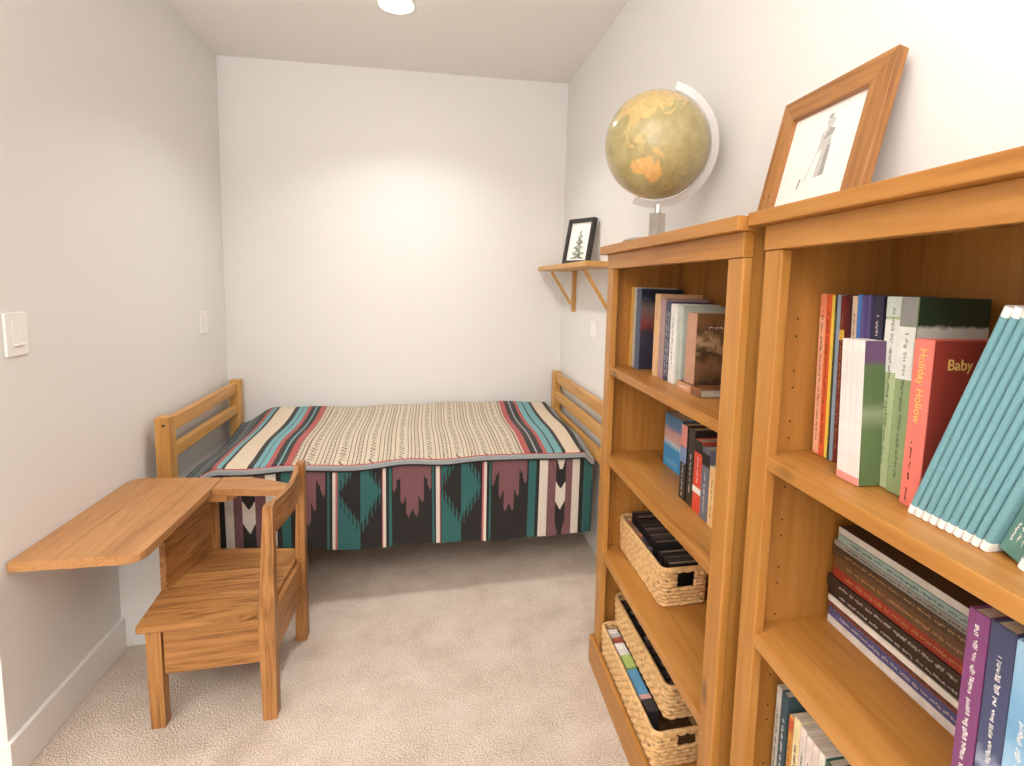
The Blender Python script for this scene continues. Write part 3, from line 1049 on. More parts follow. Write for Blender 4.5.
# --- baskets
def basket(label, F, s0, s1, t0, t1, z0, h, hole):
    Ls, Dp = s1 - s0, t1 - t0
    t = thing('wicker_basket', label, 'basket', F @ Matrix.Translation((s0, t0, z0)), 'woven storage baskets in the far bookcase')
    per = []
    r = 0.020
    def arc(cx, cy, a0, a1, n=6):
        return [(cx + r * math.cos(a0 + (a1 - a0) * i / n), cy + r * math.sin(a0 + (a1 - a0) * i / n)) for i in range(n + 1)]
    def path(m):
        a, b, c, d_ = m, Ls - m, m, Dp - m
        pts = []
        segs = [((a + r, c), (b - r, c)), arc(b - r, c + r, -PI / 2, 0), ((b, c + r), (b, d_ - r)), arc(b - r, d_ - r, 0, PI / 2),
                ((b - r, d_), (a + r, d_)), arc(a + r, d_ - r, PI / 2, PI), ((a, d_ - r), (a, c + r)), arc(a + r, c + r, PI, 1.5 * PI)]
        for sg in segs:
            pts += [Vector(p) for p in sg]
        out = []
        step = 0.0055
        for p, q in zip(pts, pts[1:] + pts[:1]):
            n = max(1, int((q - p).length / step))
            for i in range(n):
                out.append(p + (q - p) * i / n)
        return out
    base = path(0.0065)
    m = len(base)
    rows = int(h / 0.0115)
    bm = bm_new()
    acc = [0.0]
    for p, q in zip(base, base[1:] + base[:1]):
        acc.append(acc[-1] + (q - p).length)
    nper = round(acc[-1] / 0.030)
    for k in range(rows):
        zz = 0.006 + k * (h - 0.012) / (rows - 1)
        flare = -0.004 * (1 - k / (rows - 1))
        run = []
        runs = []
        for i in range(m):
            p = base[i]
            tn = (base[(i + 1) % m] - base[i - 1]).normalized()
            nrm = Vector((tn.y, -tn.x))
            ph = 2 * PI * nper * acc[i] / acc[-1] + (PI if k % 2 else 0) + 0.4 * math.sin(k * 2.3)
            off = 0.0018 * math.sin(ph)
            rad = 0.0061 + 0.0007 * math.cos(ph)
            if hole and p.x > Ls - 0.012 and abs(p.y - Dp * 0.52) < 0.026 and 0.52 * h < zz < 0.86 * h:
                if run:
                    runs.append(run); run = []
                continue
            q = p + nrm * (off + flare)
            run.append((Vector((q.x, q.y, zz + 0.0012 * math.sin(ph + k * 1.3))), rad))
        if run:
            runs.append(run)
        if len(runs) == 1 and len(runs[0]) == m:
            tube(bm, [a for a, b in runs[0]], [b for a, b in runs[0]], 6, True)
        else:
            if len(runs) == 2:
                runs = [runs[1] + runs[0]]
            for rr in runs:
                tube(bm, [a for a, b in rr], [b for a, b in rr], 6)
    obj('woven_wall', bm, MAT['straw'], t)
    bm = bm_new()
    tube(bm, [Vector((p.x, p.y, h)) for p in base[::2]], 0.0062, 8, True)
    obj('rim', bm, MAT['straw'], t)
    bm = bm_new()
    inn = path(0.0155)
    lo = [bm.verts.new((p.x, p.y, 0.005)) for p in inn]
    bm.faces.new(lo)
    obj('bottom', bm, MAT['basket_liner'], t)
    return t


basket('wicker basket with cut-out handle holding black disc cases on the third shelf', F1, 0.0075, 0.402, 0.066, 0.226, S3 + 0.001, 0.116, True)
basket('lower wicker basket on the bottom shelf holding white, green and blue books', F1, 0.045, 0.545, 0.0015, 0.200, 0.0912, 0.104, True)
basket('wicker basket of black cases stacked on top of the bottom-shelf basket', F1, 0.036, 0.508, 0.050, 0.236, 0.1965, 0.099, False)


def disc_case(label, M, th, dep, h, cm, group, lm=None):
    t = thing('disc_case', label, 'disc case', M, group)
    bm = bm_new(); box(bm, 0, th, 0, dep, 0, h, min(0.001, th * 0.2))
    obj('case_shell', bm, cm, t)
    bm = bm_new(); box(bm, th * 0.2, th * 0.8, dep * 0.06, dep * 0.94, h, h + 0.0006)
    obj('spine_label', bm, lm or MAT['ink_grey'], t)
    return t


ORD = ['first', 'second', 'third', 'fourth', 'fifth', 'sixth', 'seventh', 'eighth', 'ninth', 'tenth', 'eleventh', 'twelfth', 'thirteenth', 'fourteenth', 'fifteenth', 'sixteenth']
dk = [cover('case_%d' % i, c, 0.3) for i, c in enumerate([(34, 34, 36), (48, 46, 46), (28, 28, 30), (60, 54, 54)])]
lb = [cover('lab_%d' % i, c, 0.5) for i, c in enumerate([(90, 86, 82), (58, 56, 58), (130, 122, 112), (44, 42, 44)])]
g = 'disc cases in the handled basket'
zb = S3 + 0.0075
for i in range(4):
    disc_case('black disc case, %s from the left in the handled wicker basket' % ORD[i], at(F1, 0.047 + i * 0.0195, 0.105, zb), 0.018, 0.095, 0.136 - 0.003 * (i % 2), dk[i % 4], g, lb[i % 4])
disc_case('salmon pink case along the front inside of the handled wicker basket', at(F1, 0.060, 0.0845, zb), 0.125, 0.011, 0.112, cover('case_salmon', (206, 132, 108)), g, lb[2])
for i in range(9):
    disc_case('black disc case, %s in the middle row of the handled basket' % ORD[i], at(F1, 0.130 + i * 0.0150, 0.104, zb), 0.0136, 0.098, 0.126, dk[(i * 3 + 1) % 4], g, lb[(i + i // 3) % 4])
disc_case('mauve disc case at the front of the handled basket by the black row', at(F1, 0.192, 0.0845, zb), 0.075, 0.011, 0.110, cover('case_mauve', (112, 98, 108)), g, lb[1])
for i in range(5):
    disc_case('tilted black disc case, %s at the near end of the handled basket' % ORD[i], at(F1, 0.276 + i * 0.0172, 0.100, zb + 0.0025, 0.16), 0.0125, 0.098, 0.114, dk[(i + 2) % 4], g, lb[(i + 2) % 4])
g = 'black cases in the upper stacked basket'
zb = 0.1965 + 0.007
for i in range(13):
    disc_case('black case, %s from the far end in the stacked basket' % ORD[i], at(F1, 0.060 + i * 0.0328, 0.074, zb), 0.0305, 0.130, 0.078 + 0.004 * ((i * 5) % 3), dk[i % 4], g, lb[(i * 3) % 4])
g = 'books in the bottom basket'
zb = 0.0985
spec = [(0.028, 'white', (232, 228, 222), 'two'), (0.026, 'grey', (190, 186, 182), ''), (0.022, 'brick red', (160, 84, 62), ''), (0.034, 'ivory', (238, 234, 226), ''),
        (0.034, 'chalk white', (222, 218, 214), ''), (0.060, 'lime green', (170, 190, 110), ''), (0.110, 'sky blue', (92, 150, 190), ''), (0.022, 'pink', (206, 160, 150), ''), (0.050, 'black', (50, 50, 54), '')]
s = 0.072
for i, (w, n, c, _) in enumerate(spec):
    book('book', '%s book standing in the lower basket on the bottom shelf' % n, at(F1, s, 0.0225, zb), w - 0.0012, 0.034, 0.086 + 0.003 * (i % 3), cover('bb_%d' % i, c), g, hard=False, pages=cover('bb_%d' % i, c))
    s += w
# --- near bookcase, top shelf
g = 'books on the upper shelf of the near bookcase'
z = T1 + 0.0005
thin = [(0.053, 0.0165, (242, 150, 112), 'salmon'), (0.070, 0.0135, (226, 96, 52), 'orange red'), (0.084, 0.0075, (240, 206, 84), 'yellow'), (0.092, 0.005, (46, 66, 48), 'dark green'),
        (0.0975, 0.009, (140, 158, 176), 'blue-grey'), (0.107, 0.012, (112, 36, 34), 'dark red'), (0.1195, 0.0085, (92, 30, 32), 'maroon'), (0.1285, 0.0055, (58, 30, 34), 'blackish red'),
        (0.1345, 0.0115, (216, 190, 164), 'cream tan'), (0.1465, 0.0085, (72, 122, 190), 'bright blue'), (0.1555, 0.0065, (100, 86, 140), 'purple'), (0.1625, 0.0065, (82, 70, 124), 'deep purple'),
        (0.1695, 0.006, (92, 78, 128), 'plum'), (0.176, 0.004, (56, 54, 92), 'indigo')]
for i, (s, w, c, n) in enumerate(thin):
    s -= 0.003
    bd = ()
    if n == 'salmon':
        bd = ((0.005, 0.25, cover('sp_pinkband', (244, 176, 140))),)
    if n == 'dark red':
        bd = ((0.215, 0.232, cover('sp_yellowband', (226, 186, 70))),)
    book('book', 'thin %s book in the row at the far end of the upper shelf' % n, at(F2, s, 0.1, z + 0.0008, -0.04), w - 0.0006, 0.125, 0.2935 - 0.001 * (i % 3), cover('th_%d' % i, c), g, hard=False, bands=bd,
         lett=(MAT['ink_dark'] if i in (0, 1, 2, 8) else MAT['ink_umber'], 0.02, 0.26, 1, 40 + i) if i in (0, 1, 3, 5, 8) else None)
bk = book('book', 'navy book with white lettering at the right of the thin row, upper shelf', at(F2, 0.1776, 0.100, z + 0.001, -0.04), 0.0215, 0.135, 0.2915, cover('cv_midnight', (44, 44, 68)), g,
          lett=(MAT['ink_white'], 0.225, 0.262, 1, 61))
for i in range(4):
    last = i == 3
    book('book', ['white-spined paperback, first of the short white books on the upper shelf', 'white-spined paperback, second of the short white books on the upper shelf',
                  'white-spined paperback, third of the short white books on the upper shelf', 'white-spined paperback with a green and purple cover on the upper shelf'][i],
         at(F2, 0.1715 + i * 0.0122, 0.056, z + 0.0007, -0.055), 0.0118, 0.040, 0.224, cover('cv_whitespine', (224, 217, 211)), g, hard=False, pages=MAT['pages_white'],
         bands=((0.0, 0.012, cover('cv_coralfoot', (230, 150, 140))),),
         front=picture_mat('green_purple_cover', [(0.0, (92, 112, 72)), (0.38, (98, 120, 78)), (0.5, (150, 160, 130)), (0.58, (96, 118, 76)), (0.82, (90, 112, 72)), (0.86, (104, 74, 110)), (1.0, (100, 70, 108))], 'Z', 22, 0.10, 0, 0.224) if last else None)
wt = cover('cv_bandwhite', (222, 222, 216))
book('book', 'pale green hardback with a white spine top left of the matching dark one', at(F2, 0.2045, 0.094, z + 0.0005, -0.012), 0.0300, 0.14, 0.2925, cover('cv_palegreen', (172, 186, 142)), g,
     bands=((0.262, 0.292, cover('cv_mint', (196, 206, 196))), (0.178, 0.258, wt)), lett=(MAT['ink_moss'], 0.03, 0.28, 1, 71))
gb = book('book', 'green hardback with a white spine top and dark torn-edge cover by the coral book', at(F2, 0.2360, 0.090, z + 0.0005, -0.012), 0.0290, 0.125, 0.2925, cover('cv_green', (140, 158, 112)), g,
     bands=((0.250, 0.292, cover('cv_greyband', (136, 134, 130))), (0.172, 0.249, wt)),
     front=picture_mat('torn_cover', [(0.0, (130, 140, 110)), (0.60, (140, 150, 120)), (0.66, (206, 204, 194)), (0.845, (208, 206, 198)), (0.865, (44, 58, 42)), (1.0, (40, 56, 40))], 'Z', 34, 0.07, 0, 0.2925),
     lett=(MAT['ink_moss'], 0.02, 0.24, 1, 72))
bm = bm_new()
strokes(bm, 0.0, 0.010, 0.0, 0.060, 0.0, 75, 1)
o = obj('lettering', bm, MAT['ink_dark'], gb)
o.matrix_basis = Matrix.Translation((0.0294, 0.030, 0.234)) @ Matrix.Rotation(PI / 2, 4, 'Z') @ Matrix.Rotation(PI / 2, 4, 'Y')
coral = book('book', 'coral red hardback with yellow spine title beside the leaning teal volumes', at(F2, 0.2785, 0.074, z), 0.0310, 0.140, 0.236, cover('cv_coral', (228, 120, 106)), g,
             front=cover('cv_coralcover', (150, 58, 46)))
Mt = Matrix.Translation((0.0108, -0.0006, 0.224)) @ Matrix.Rotation(PI / 2, 4, 'Y') @ Matrix.Rotation(PI / 2, 4, 'X')
text_part('Holiday Hollow', 0.0165, MAT['ink_gold'], coral, Mt)
Mt = Matrix.Translation((0.0315, 0.024, 0.196)) @ Matrix.Rotation(PI / 2, 4, 'Z') @ Matrix.Rotation(PI / 2, 4, 'X')
text_part('Baby', 0.0215, MAT['ink_gold'], coral, Mt)
bm = bm_new()
strokes(bm, 0.006, 0.014, 0.004, 0.026, -0.0005, 73, 1)
strokes(bm, 0.008, 0.016, 0.034, 0.085, -0.0005, 74, 1)
obj('lettering', bm, MAT['ink_dark'], coral)

# leaning teal volumes
LEAN = math.radians(19.4)
teal = NT('teal_cloth')
tc = teal.n('ShaderNodeTexCoord')
nz = teal.n('ShaderNodeTexNoise', Scale=320.0, Detail=2.0)
teal.l(tc.outputs['Object'], nz.inputs['Vector'])
teal.l(teal.ramp(nz.outputs['Fac'], [(0.3, srgb(110, 157, 165)), (0.7, srgb(118, 165, 172))]), teal.b.inputs['Base Color'])
teal.b.inputs['Roughness'].default_value = 0.75


def vol(name, label, s, t, th, dep, hh, group):
    """slim volume with a rounded spine and white caps"""
    M = at(F2, s, t, T1 + 0.0006 + th * math.sin(LEAN), LEAN)
    r = thing(name, label, 'book', M, group)
    def body(z0, z1, grow, d1):
        bm = bm_new()
        a = th / 2 + grow
        pts = [(th / 2 - a * math.cos(PI * i / 8), 0.006 - (0.006 + grow) * math.sin(PI * i / 8)) for i in range(9)]
        poly = pts + [(th / 2 + a, d1), (th / 2 - a, d1)]
        prism(bm, poly, z0, z1)
        return bm
    obj('cover', body(0.0125, hh - 0.0125, 0.0, dep), teal.m, r)
    obj('spine_cap', body(0.0, 0.0124, 0.0002, dep * 0.25), MAT['plastic_white'], r)
    obj('spine_cap', body(hh - 0.0124, hh, 0.0002, dep * 0.25), MAT['plastic_white'], r)
    bm = bm_new(); box(bm, 0.001, th - 0.001, dep * 0.25 + 0.0005, dep - 0.002, 0.001, 0.0123); obj('page_block', bm, MAT['pages_white'], r)
    bm = bm_new(); box(bm, 0.001, th - 0.001, dep * 0.25 + 0.0005, dep - 0.002, hh - 0.0123, hh - 0.001); obj('page_block', bm, MAT['pages_white'], r)
    return r


nth = ['leftmost', 'second from left', 'third from left', 'fourth from left', 'fifth from left', 'sixth from left', 'seventh from left', 'eighth from left', 'ninth from left', 'rightmost']
for i in range(10):
    vol('teal_volume', 'slim teal volume with white spine ends, %s of the ten leaning together' % nth[i], 0.3105 + i * 0.01150, 0.055, 0.0104, 0.14, 0.3005, 'leaning teal volumes')
tb = book('book', 'thick teal-green book with a red square badge between two leaning teal sets', at(F2, 0.4275, 0.068, T1 + 0.0006 + 0.026 * math.sin(LEAN), LEAN), 0.0265, 0.12, 0.295, cover('cv_seagreen', (96, 140, 130)), 'books on the upper shelf of the near bookcase')
bm = bm_new(); box(bm, 0.007, 0.0215, -0.0006, -0.0001, 0.052, 0.073, 0.0002); bd = obj('badge', bm, cover('badge_red', (188, 84, 80)), tb)
bm = bm_new()
strokes(bm, 0.010, 0.0185, 0.056, 0.069, -0.0009, 77, 2); strokes(bm, 0.0045, 0.0225, 0.016, 0.042, -0.0005, 78, 3)
obj('lettering', bm, MAT['ink_white'], tb)
for i in range(3):
    vol('teal_volume', 'slim teal volume, %s of the short leaning set at the right edge' % ['first', 'second', 'third'][i], 0.4585 + i * 0.0128, 0.054, 0.0116, 0.14, 0.3005, 'leaning teal volumes at the right edge')

# --- near bookcase, second shelf: flat stack
g = 'stacked books on the second shelf of the near bookcase'
layers = [(0.0150, 'white-edged bottom', (222, 214, 206), 0), (0.0185, 'blue-violet', (84, 84, 130), 1), (0.0130, 'rust brown', (128, 72, 56), 2), (0.0110, 'white-spined', (228, 220, 210), 0),
          (0.0175, 'black', (44, 36, 34), 1), (0.0215, 'black lettered', (52, 40, 36), 1), (0.0215, 'deep red', (150, 50, 38), 3), (0.0250, 'brown leathery', (100, 70, 46), 3),
          (0.0165, 'dark brown', (74, 56, 40), 3), (0.0120, 'grey-spined', (146, 142, 132), 2), (0.0140, 'pale teal', (150, 172, 166), 2), (0.0130, 'white-spined uppermost', (70, 60, 52), 0)]  # uppermost cover darkened: the shelf's shade is put into its colour
zz = T2 + 0.0006
inks = [MAT['ink_grey'], MAT['ink_pale'], MAT['ink_dark'], MAT['ink_umber']]
rr = random.Random(5)
for i, (th, n, c, ink) in enumerate(layers):
    ln = 0.345 + rr.uniform(-0.006, 0.010)
    s0 = 0.0445 + rr.uniform(-0.004, 0.006) + 0.0012 * i * (1 if i > 6 else 0.3)
    M = F2 @ Matrix.Translation((s0, 0.160 + rr.uniform(0, 0.006), zz + th)) @ Matrix.Rotation(PI / 2, 4, 'Y')
    book('book', '%s book lying in the flat stack, %s from the bottom' % (n, ORD[i]), M, th - 0.0006, 0.078, ln, cover('st_%d' % i, c, 0.35, 0.2, 30), g, pages=MAT['pages_z'], hard=i in (6, 7),
         lett=(inks[ink], 0.03, ln - 0.05, 1, 90 + i) if i not in (0, 3, 11) else None,
         bands=((0.0, ln, cover('st_whiteband', (206, 200, 190))),) if i == 11 else ())
    zz += th
# upright ones at the right
z = T2 + 0.0005
g = 'upright books at the right of the second shelf'
book('book', 'purple hardback with white script, first upright right of the flat stack', at(F2, 0.4355, 0.028, z), 0.0245, 0.095, 0.285, cover('cv_purple', (122, 62, 110)), g, lett=(MAT['ink_white'], 0.03, 0.27, 1, 111))
book('book', 'slate navy hardback with pale script right of the purple book', at(F2, 0.4615, 0.028, z), 0.0280, 0.11, 0.286, picture_mat('navy_cover', [(0.0, (60, 70, 104)), (0.35, (70, 82, 116)), (0.42, (150, 160, 180)), (0.5, (64, 74, 108)), (1.0, (62, 66, 96))], 'Z', 14, 0.5, 0, 0.28), g,
     lett=(MAT['ink_white'], 0.02, 0.25, 1, 112))
book('book', 'light blue hardback at the right edge of the second shelf', at(F2, 0.4910, 0.026, z), 0.0300, 0.11, 0.284, picture_mat('sky_cover', [(0.0, (128, 172, 206)), (0.4, (170, 206, 228)), (0.7, (110, 160, 196)), (1.0, (150, 190, 214))], 'Z', 12, 0.6, 0, 0.28), g,
     lett=(MAT['ink_white'], 0.02, 0.2, 1, 113))
# --- near bookcase, bottom shelf
g = 'books on the lowest visible shelf of the near bookcase'
z = T3 + 0.0005
low = [(0.0585, 0.0145, 0.240, (206, 198, 186), 'white speckled spiral'), (0.0740, 0.0205, 0.240, (62, 84, 92), 'dark teal'), (0.1010, 0.0130, 0.215, (212, 150, 70), 'orange'),
       (0.1150, 0.0185, 0.224, (236, 218, 170), 'cream yellow'), (0.1345, 0.0160, 0.222, (226, 214, 206), 'lilac lettered white'), (0.1515, 0.0150, 0.219, (232, 216, 208), 'pinkish white'),
       (0.1675, 0.0155, 0.219, (222, 206, 196), 'pale rose'), (0.1840, 0.0150, 0.220, (232, 226, 214), 'ivory'), (0.2000, 0.0190, 0.218, (52, 92, 76), 'forest green'),
       (0.2200, 0.0180, 0.204, (214, 196, 178), 'beige'), (0.2390, 0.0230, 0.207, (132, 92, 58), 'brown')]
for i, (s, w, h, c, n) in enumerate(low):
    book('book', '%s book standing on the lowest visible shelf of the near bookcase' % n, at(F2, s, 0.060, z), w - 0.0006, 0.16, h, cover('lw_%d' % i, c, 0.5, 0.12), g, hard=i in (1, 8, 10),
         bands=((h - 0.03, h - 0.004, cover('cv_rustband', (196, 96, 60))),) if n == 'orange' else (),
         lett=(MAT['ink_dark'] if i not in (1, 8, 10) else MAT['ink_white'], 0.02, h - 0.05, 1, 120 + i))

# ------------------------------------------------------------------ globe on the far bookcase
gc = Vector((1.7496, -1.9012, 1.8149))
axis = Vector((0.1871, -0.3346, 0.9236)).normalized()
view = (CAM - gc).normalized()
e = (view - axis * view.dot(axis)).normalized()
f = axis.cross(e)
RG = 0.1518
base_c = gc + Vector((0.012, 0.0, 0.0))
base_c.z = ZT1 + 0.0004
globe = thing('globe', 'vintage olive and gold world globe in a steel arc stand on the bookcase', 'globe', Matrix.Translation(base_c))
# sphere with coarse continents
LAND = {
    'australia': [(-12, 131), (-11, 136), (-15, 137), (-17, 141), (-11, 142), (-15, 145), (-20, 149), (-26, 153), (-33, 152), (-38, 149), (-39, 144), (-35, 138), (-32, 133), (-34, 123), (-35, 117), (-31, 115), (-24, 113), (-20, 119), (-16, 124)],
    'tasmania': [(-41, 145), (-41, 148), (-43, 147)],
    'new_guinea': [(-1, 131), (-3, 141), (-7, 147), (-10, 150), (-8, 143), (-8, 138), (-4, 133)],
    'borneo': [(7, 117), (1, 119), (-4, 116), (-2, 110), (3, 112)], 'sumatra': [(5, 96), (-1, 103), (-6, 106), (-4, 102), (2, 97)],
    'java': [(-6, 105), (-7, 114), (-9, 114), (-8, 107)], 'sulawesi': [(1, 120), (1, 125), (-1, 122), (-5, 123), (-5, 120)],
    'luzon': [(18, 121), (14, 124), (13, 121)], 'mindanao': [(9, 125), (6, 126), (7, 122)],
    'japan': [(45, 142), (43, 145), (39, 142), (35, 140), (34, 136), (31, 131), (34, 131), (37, 137), (41, 140)],
    'new_zealand': [(-35, 173), (-38, 178), (-41, 175), (-46, 170), (-46, 167), (-41, 172)],
    'asia': [(72, 70), (76, 100), (72, 130), (70, 160), (66, 179), (60, 165), (52, 157), (60, 155), (55, 137), (46, 138), (40, 129), (35, 129), (38, 125), (40, 121), (37, 119), (31, 122), (23, 116), (21, 108), (15, 109), (10, 106), (13, 100), (7, 100), (1, 104), (7, 98), (16, 97), (22, 91), (16, 82), (8, 77), (20, 72), (25, 66), (26, 57), (22, 59), (13, 45), (28, 34), (36, 36), (41, 28), (46, 30), (60, 28), (68, 45)],
    'europe': [(70, 28), (60, 30), (46, 30), (40, 26), (44, 12), (37, 16), (43, 4), (36, -6), (44, -9), (48, -4), (54, 9), (60, 5)],
    'africa': [(36, 10), (31, 32), (12, 43), (11, 51), (-5, 40), (-25, 34), (-34, 20), (-15, 12), (5, 9), (5, -7), (15, -17), (35, -6)],
    'north_america': [(70, -160), (70, -130), (68, -95), (60, -78), (62, -65), (47, -53), (44, -66), (30, -81), (25, -81), (30, -90), (20, -97), (16, -88), (8, -78), (16, -100), (32, -117), (48, -124), (60, -150), (55, -163)],
    'south_america': [(11, -73), (5, -52), (-6, -35), (-23, -42), (-38, -58), (-54, -68), (-40, -74), (-18, -71), (-5, -81)],
}


def inside(poly, la, lo):
    c = False
    n = len(poly)
    for i in range(n):
        y1, x1 = poly[i]
        y2, x2 = poly[i - 1]
        if (y1 > la) != (y2 > la) and lo < (x2 - x1) * (la - y1) / (y2 - y1) + x1:
            c = not c
    return c


bm = bm_new()
NU, NV = 300, 150
ring = []
for j in range(1, NV):
    la = -PI / 2 + PI * j / NV
    ring.append([bm.verts.new((RG * math.cos(la) * math.cos(2 * PI * i / NU), RG * math.cos(la) * math.sin(2 * PI * i / NU), RG * math.sin(la))) for i in range(NU)])
sp_, np_ = bm.verts.new((0, 0, -RG)), bm.verts.new((0, 0, RG))
rr = random.Random(11)
jit = [[rr.uniform(-1.1, 1.1) for _ in range(64)] for _ in range(64)]
for j in range(NV - 2):
    la = -90 + 180 * (j + 1.5) / NV
    for i in range(NU):
        lo = ((360 * (i + 0.5) / NU) + 180) % 360 - 180
        fc = bm.faces.new((ring[j][i], ring[j][(i + 1) % NU], ring[j + 1][(i + 1) % NU], ring[j + 1][i]))
        a = la + jit[j % 64][i % 64]
        b = lo + jit[i % 64][j % 64]
        mi = 0
        if la < -70 or la > 80:
            mi = 2
        else:
            for nme, poly in LAND.items():
                if inside(poly, a, b):
                    mi = 1
                    if nme == 'australia':
                        mi = 3
                    elif nme in ('asia', 'new_guinea') and ((int(lo / 9) + int(la / 7)) % 3 == 0):
                        mi = 2
                    break
        fc.material_index = mi
for i in range(NU):
    fc = bm.faces.new((sp_, ring[0][(i + 1) % NU], ring[0][i])); fc.material_index = 2
    fc = bm.faces.new((np_, ring[-1][i], ring[-1][(i + 1) % NU])); fc.material_index = 2


def globe_mat(name, c0, c1, scale):
    k = NT(name)
    tc = k.n('ShaderNodeTexCoord')
    nz = k.n('ShaderNodeTexNoise', Scale=scale, Detail=5.0, Roughness=0.65)
    k.l(tc.outputs['Object'], nz.inputs['Vector'])
    k.l(k.ramp(nz.outputs['Fac'], [(0.32, srgb(*c0)), (0.62, srgb(*c1))]), k.b.inputs['Base Color'])
    k.b.inputs['Roughness'].default_value = 0.3
    k.b.inputs['Coat Weight'].default_value = 0.25
    k.b.inputs['Coat Roughness'].default_value = 0.12
    return k.m


sph = obj('sphere', bm, [globe_mat('globe_sea', (154, 140, 92), (180, 166, 118), 22), globe_mat('globe_land', (184, 160, 104), (208, 180, 122), 60),
                         globe_mat('globe_land_gold', (194, 162, 102), (220, 186, 124), 50), globe_mat('globe_australia', (206, 160, 96), (226, 182, 116), 60)], globe, True)
lon0 = math.radians(136)
ex = e * math.cos(lon0) - f * math.sin(lon0)
ey = e * math.sin(lon0) + f * math.cos(lon0)
R3 = Matrix((ex, ey, axis)).transposed().to_4x4()
sph.matrix_basis = Matrix.Translation(gc - base_c) @ R3
# meridian arc in the plane facing the camera, bulging right
side = axis.cross(view).normalized()
if side.dot(Vector((1, 0, 0))) < 0:
    side = -side
nrm = axis.cross(side).normalized()
bm = bm_new()
N = 60
rg = []
for i in range(N + 1):
    a = PI / 2 + 0.03 - (PI + 0.10) * i / N
    d_ = axis * math.sin(a) + side * math.cos(a)
    off = gc - base_c
    r0, r1 = RG + 0.0050, RG + 0.0260
    w = 0.0032
    rg.append([bm.verts.new(off + d_ * r0 - nrm * w), bm.verts.new(off + d_ * r1 - nrm * w), bm.verts.new(off + d_ * r1 + nrm * w), bm.verts.new(off + d_ * r0 + nrm * w)])
for a, b in zip(rg, rg[1:]):
    for k_ in range(4):
        j = (k_ + 1) % 4
        bm.faces.new((a[k_], a[j], b[j], b[k_]))
bm.faces.new(list(reversed(rg[0]))); bm.faces.new(rg[-1])
obj('meridian_arc', bm, plain('arc_metal', (186, 182, 179), rough=0.4, metal=0.5, noise=0.02), globe)
for sg in (1, -1):
    bm = bm_new()
    tube(bm, [gc - base_c + axis * sg * (RG - 0.004), gc - base_c + axis * sg * (RG + 0.0055)], 0.003, 10)
    obj('axis_pin', bm, MAT['chrome'], globe)
# lowest point of the arc -> neck and column
low_a = math.atan2(-axis.z, -side.z)
ld = (axis * math.sin(low_a) + side * math.cos(low_a))
lp = gc - base_c + ld * (RG + 0.0260) + Vector((0.012, -0.003, 0))
bm = bm_new()
lathe(bm, [(0.0095, 0.090), (0.0095, lp.z + 0.010)], 24, lp.x, lp.y)
obj('neck', bm, MAT['chrome'], globe, False)
cr = Matrix.Rotation(math.radians(22), 4, 'Z')
bm = bm_new(); box(bm, -0.0175, 0.0175, -0.0175, 0.0175, 0.0110, 0.0898, 0.0015)
o = obj('column', bm, MAT['steel'], globe); o.matrix_basis = Matrix.Translation((lp.x, lp.y, 0)) @ cr
bm = bm_new(); lathe(bm, [(0.100, 0.0), (0.102, 0.002), (0.100, 0.007), (0.088, 0.0108)], 64, lp.x - 0.002, lp.y)
obj('base_disc', bm, MAT['steel'], globe)

# ------------------------------------------------------------------ wall shelf with brackets and the small tree picture
shelf = thing('wall_shelf', 'small pine corner shelf on brackets on the right wall above the bed foot', 'shelf', Matrix.Translation((W - 0.170, -0.552, 1.516)))
bm = bm_new(); box(bm, 0.0, 0.1695, -0.523, 0.522, -0.025, 0.0, 0.003)
obj('shelf_board', bm, MAT['pineY'], shelf)
for yb in (-0.325, -0.985):
    br = bm_new()
    y = yb + 0.552
    box(br, 0.1495, 0.1695, y - 0.0165, y + 0.0165, -0.268, -0.0255, 0.002)
    b = obj('bracket', br, MAT['pineZ'], shelf)
    bm = bm_new(); bar(bm, (0.018, y, -0.034), (0.143, y, -0.222), 0.020, 0.014, (1, 0, 1), 0.001)
    obj('brace', bm, MAT['pineZ'], b)


def frame_parts(t, w, h, bw, th, mats, picture):
    """x width, z up, front face at y=0 looking to -y"""
    for nme, poly in (('frame_bottom', [(0, 0), (w, 0), (w - bw, bw), (bw, bw)]), ('frame_top', [(bw, h - bw), (w - bw, h - bw), (w, h), (0, h)]),
                      ('frame_side', [(0, 0), (bw, bw), (bw, h - bw), (0, h)]), ('frame_side', [(w, 0), (w, h), (w - bw, h - bw), (w - bw, bw)])):
        bm = bm_new()
        a = [bm.verts.new((x, 0, z_)) for x, z_ in poly]
        b = [bm.verts.new((x, th, z_)) for x, z_ in poly]
        bm.faces.new(a); bm.faces.new(list(reversed(b)))
        for i in range(4):
            j = (i + 1) % 4
            bm.faces.new((a[i], b[i], b[j], a[j]))
        bmesh.ops.bevel(bm, geom=list(bm.edges), offset=0.0008, segments=1, affect='EDGES')
        obj(nme, bm, mats[0] if 'side' in nme else mats[1], t)
    bm = bm_new(); box(bm, bw - 0.002, w - bw + 0.002, th * 0.55, th * 0.9, bw - 0.002, h - bw + 0.002)
    p = obj('picture_sheet', bm, picture, t)
    return p


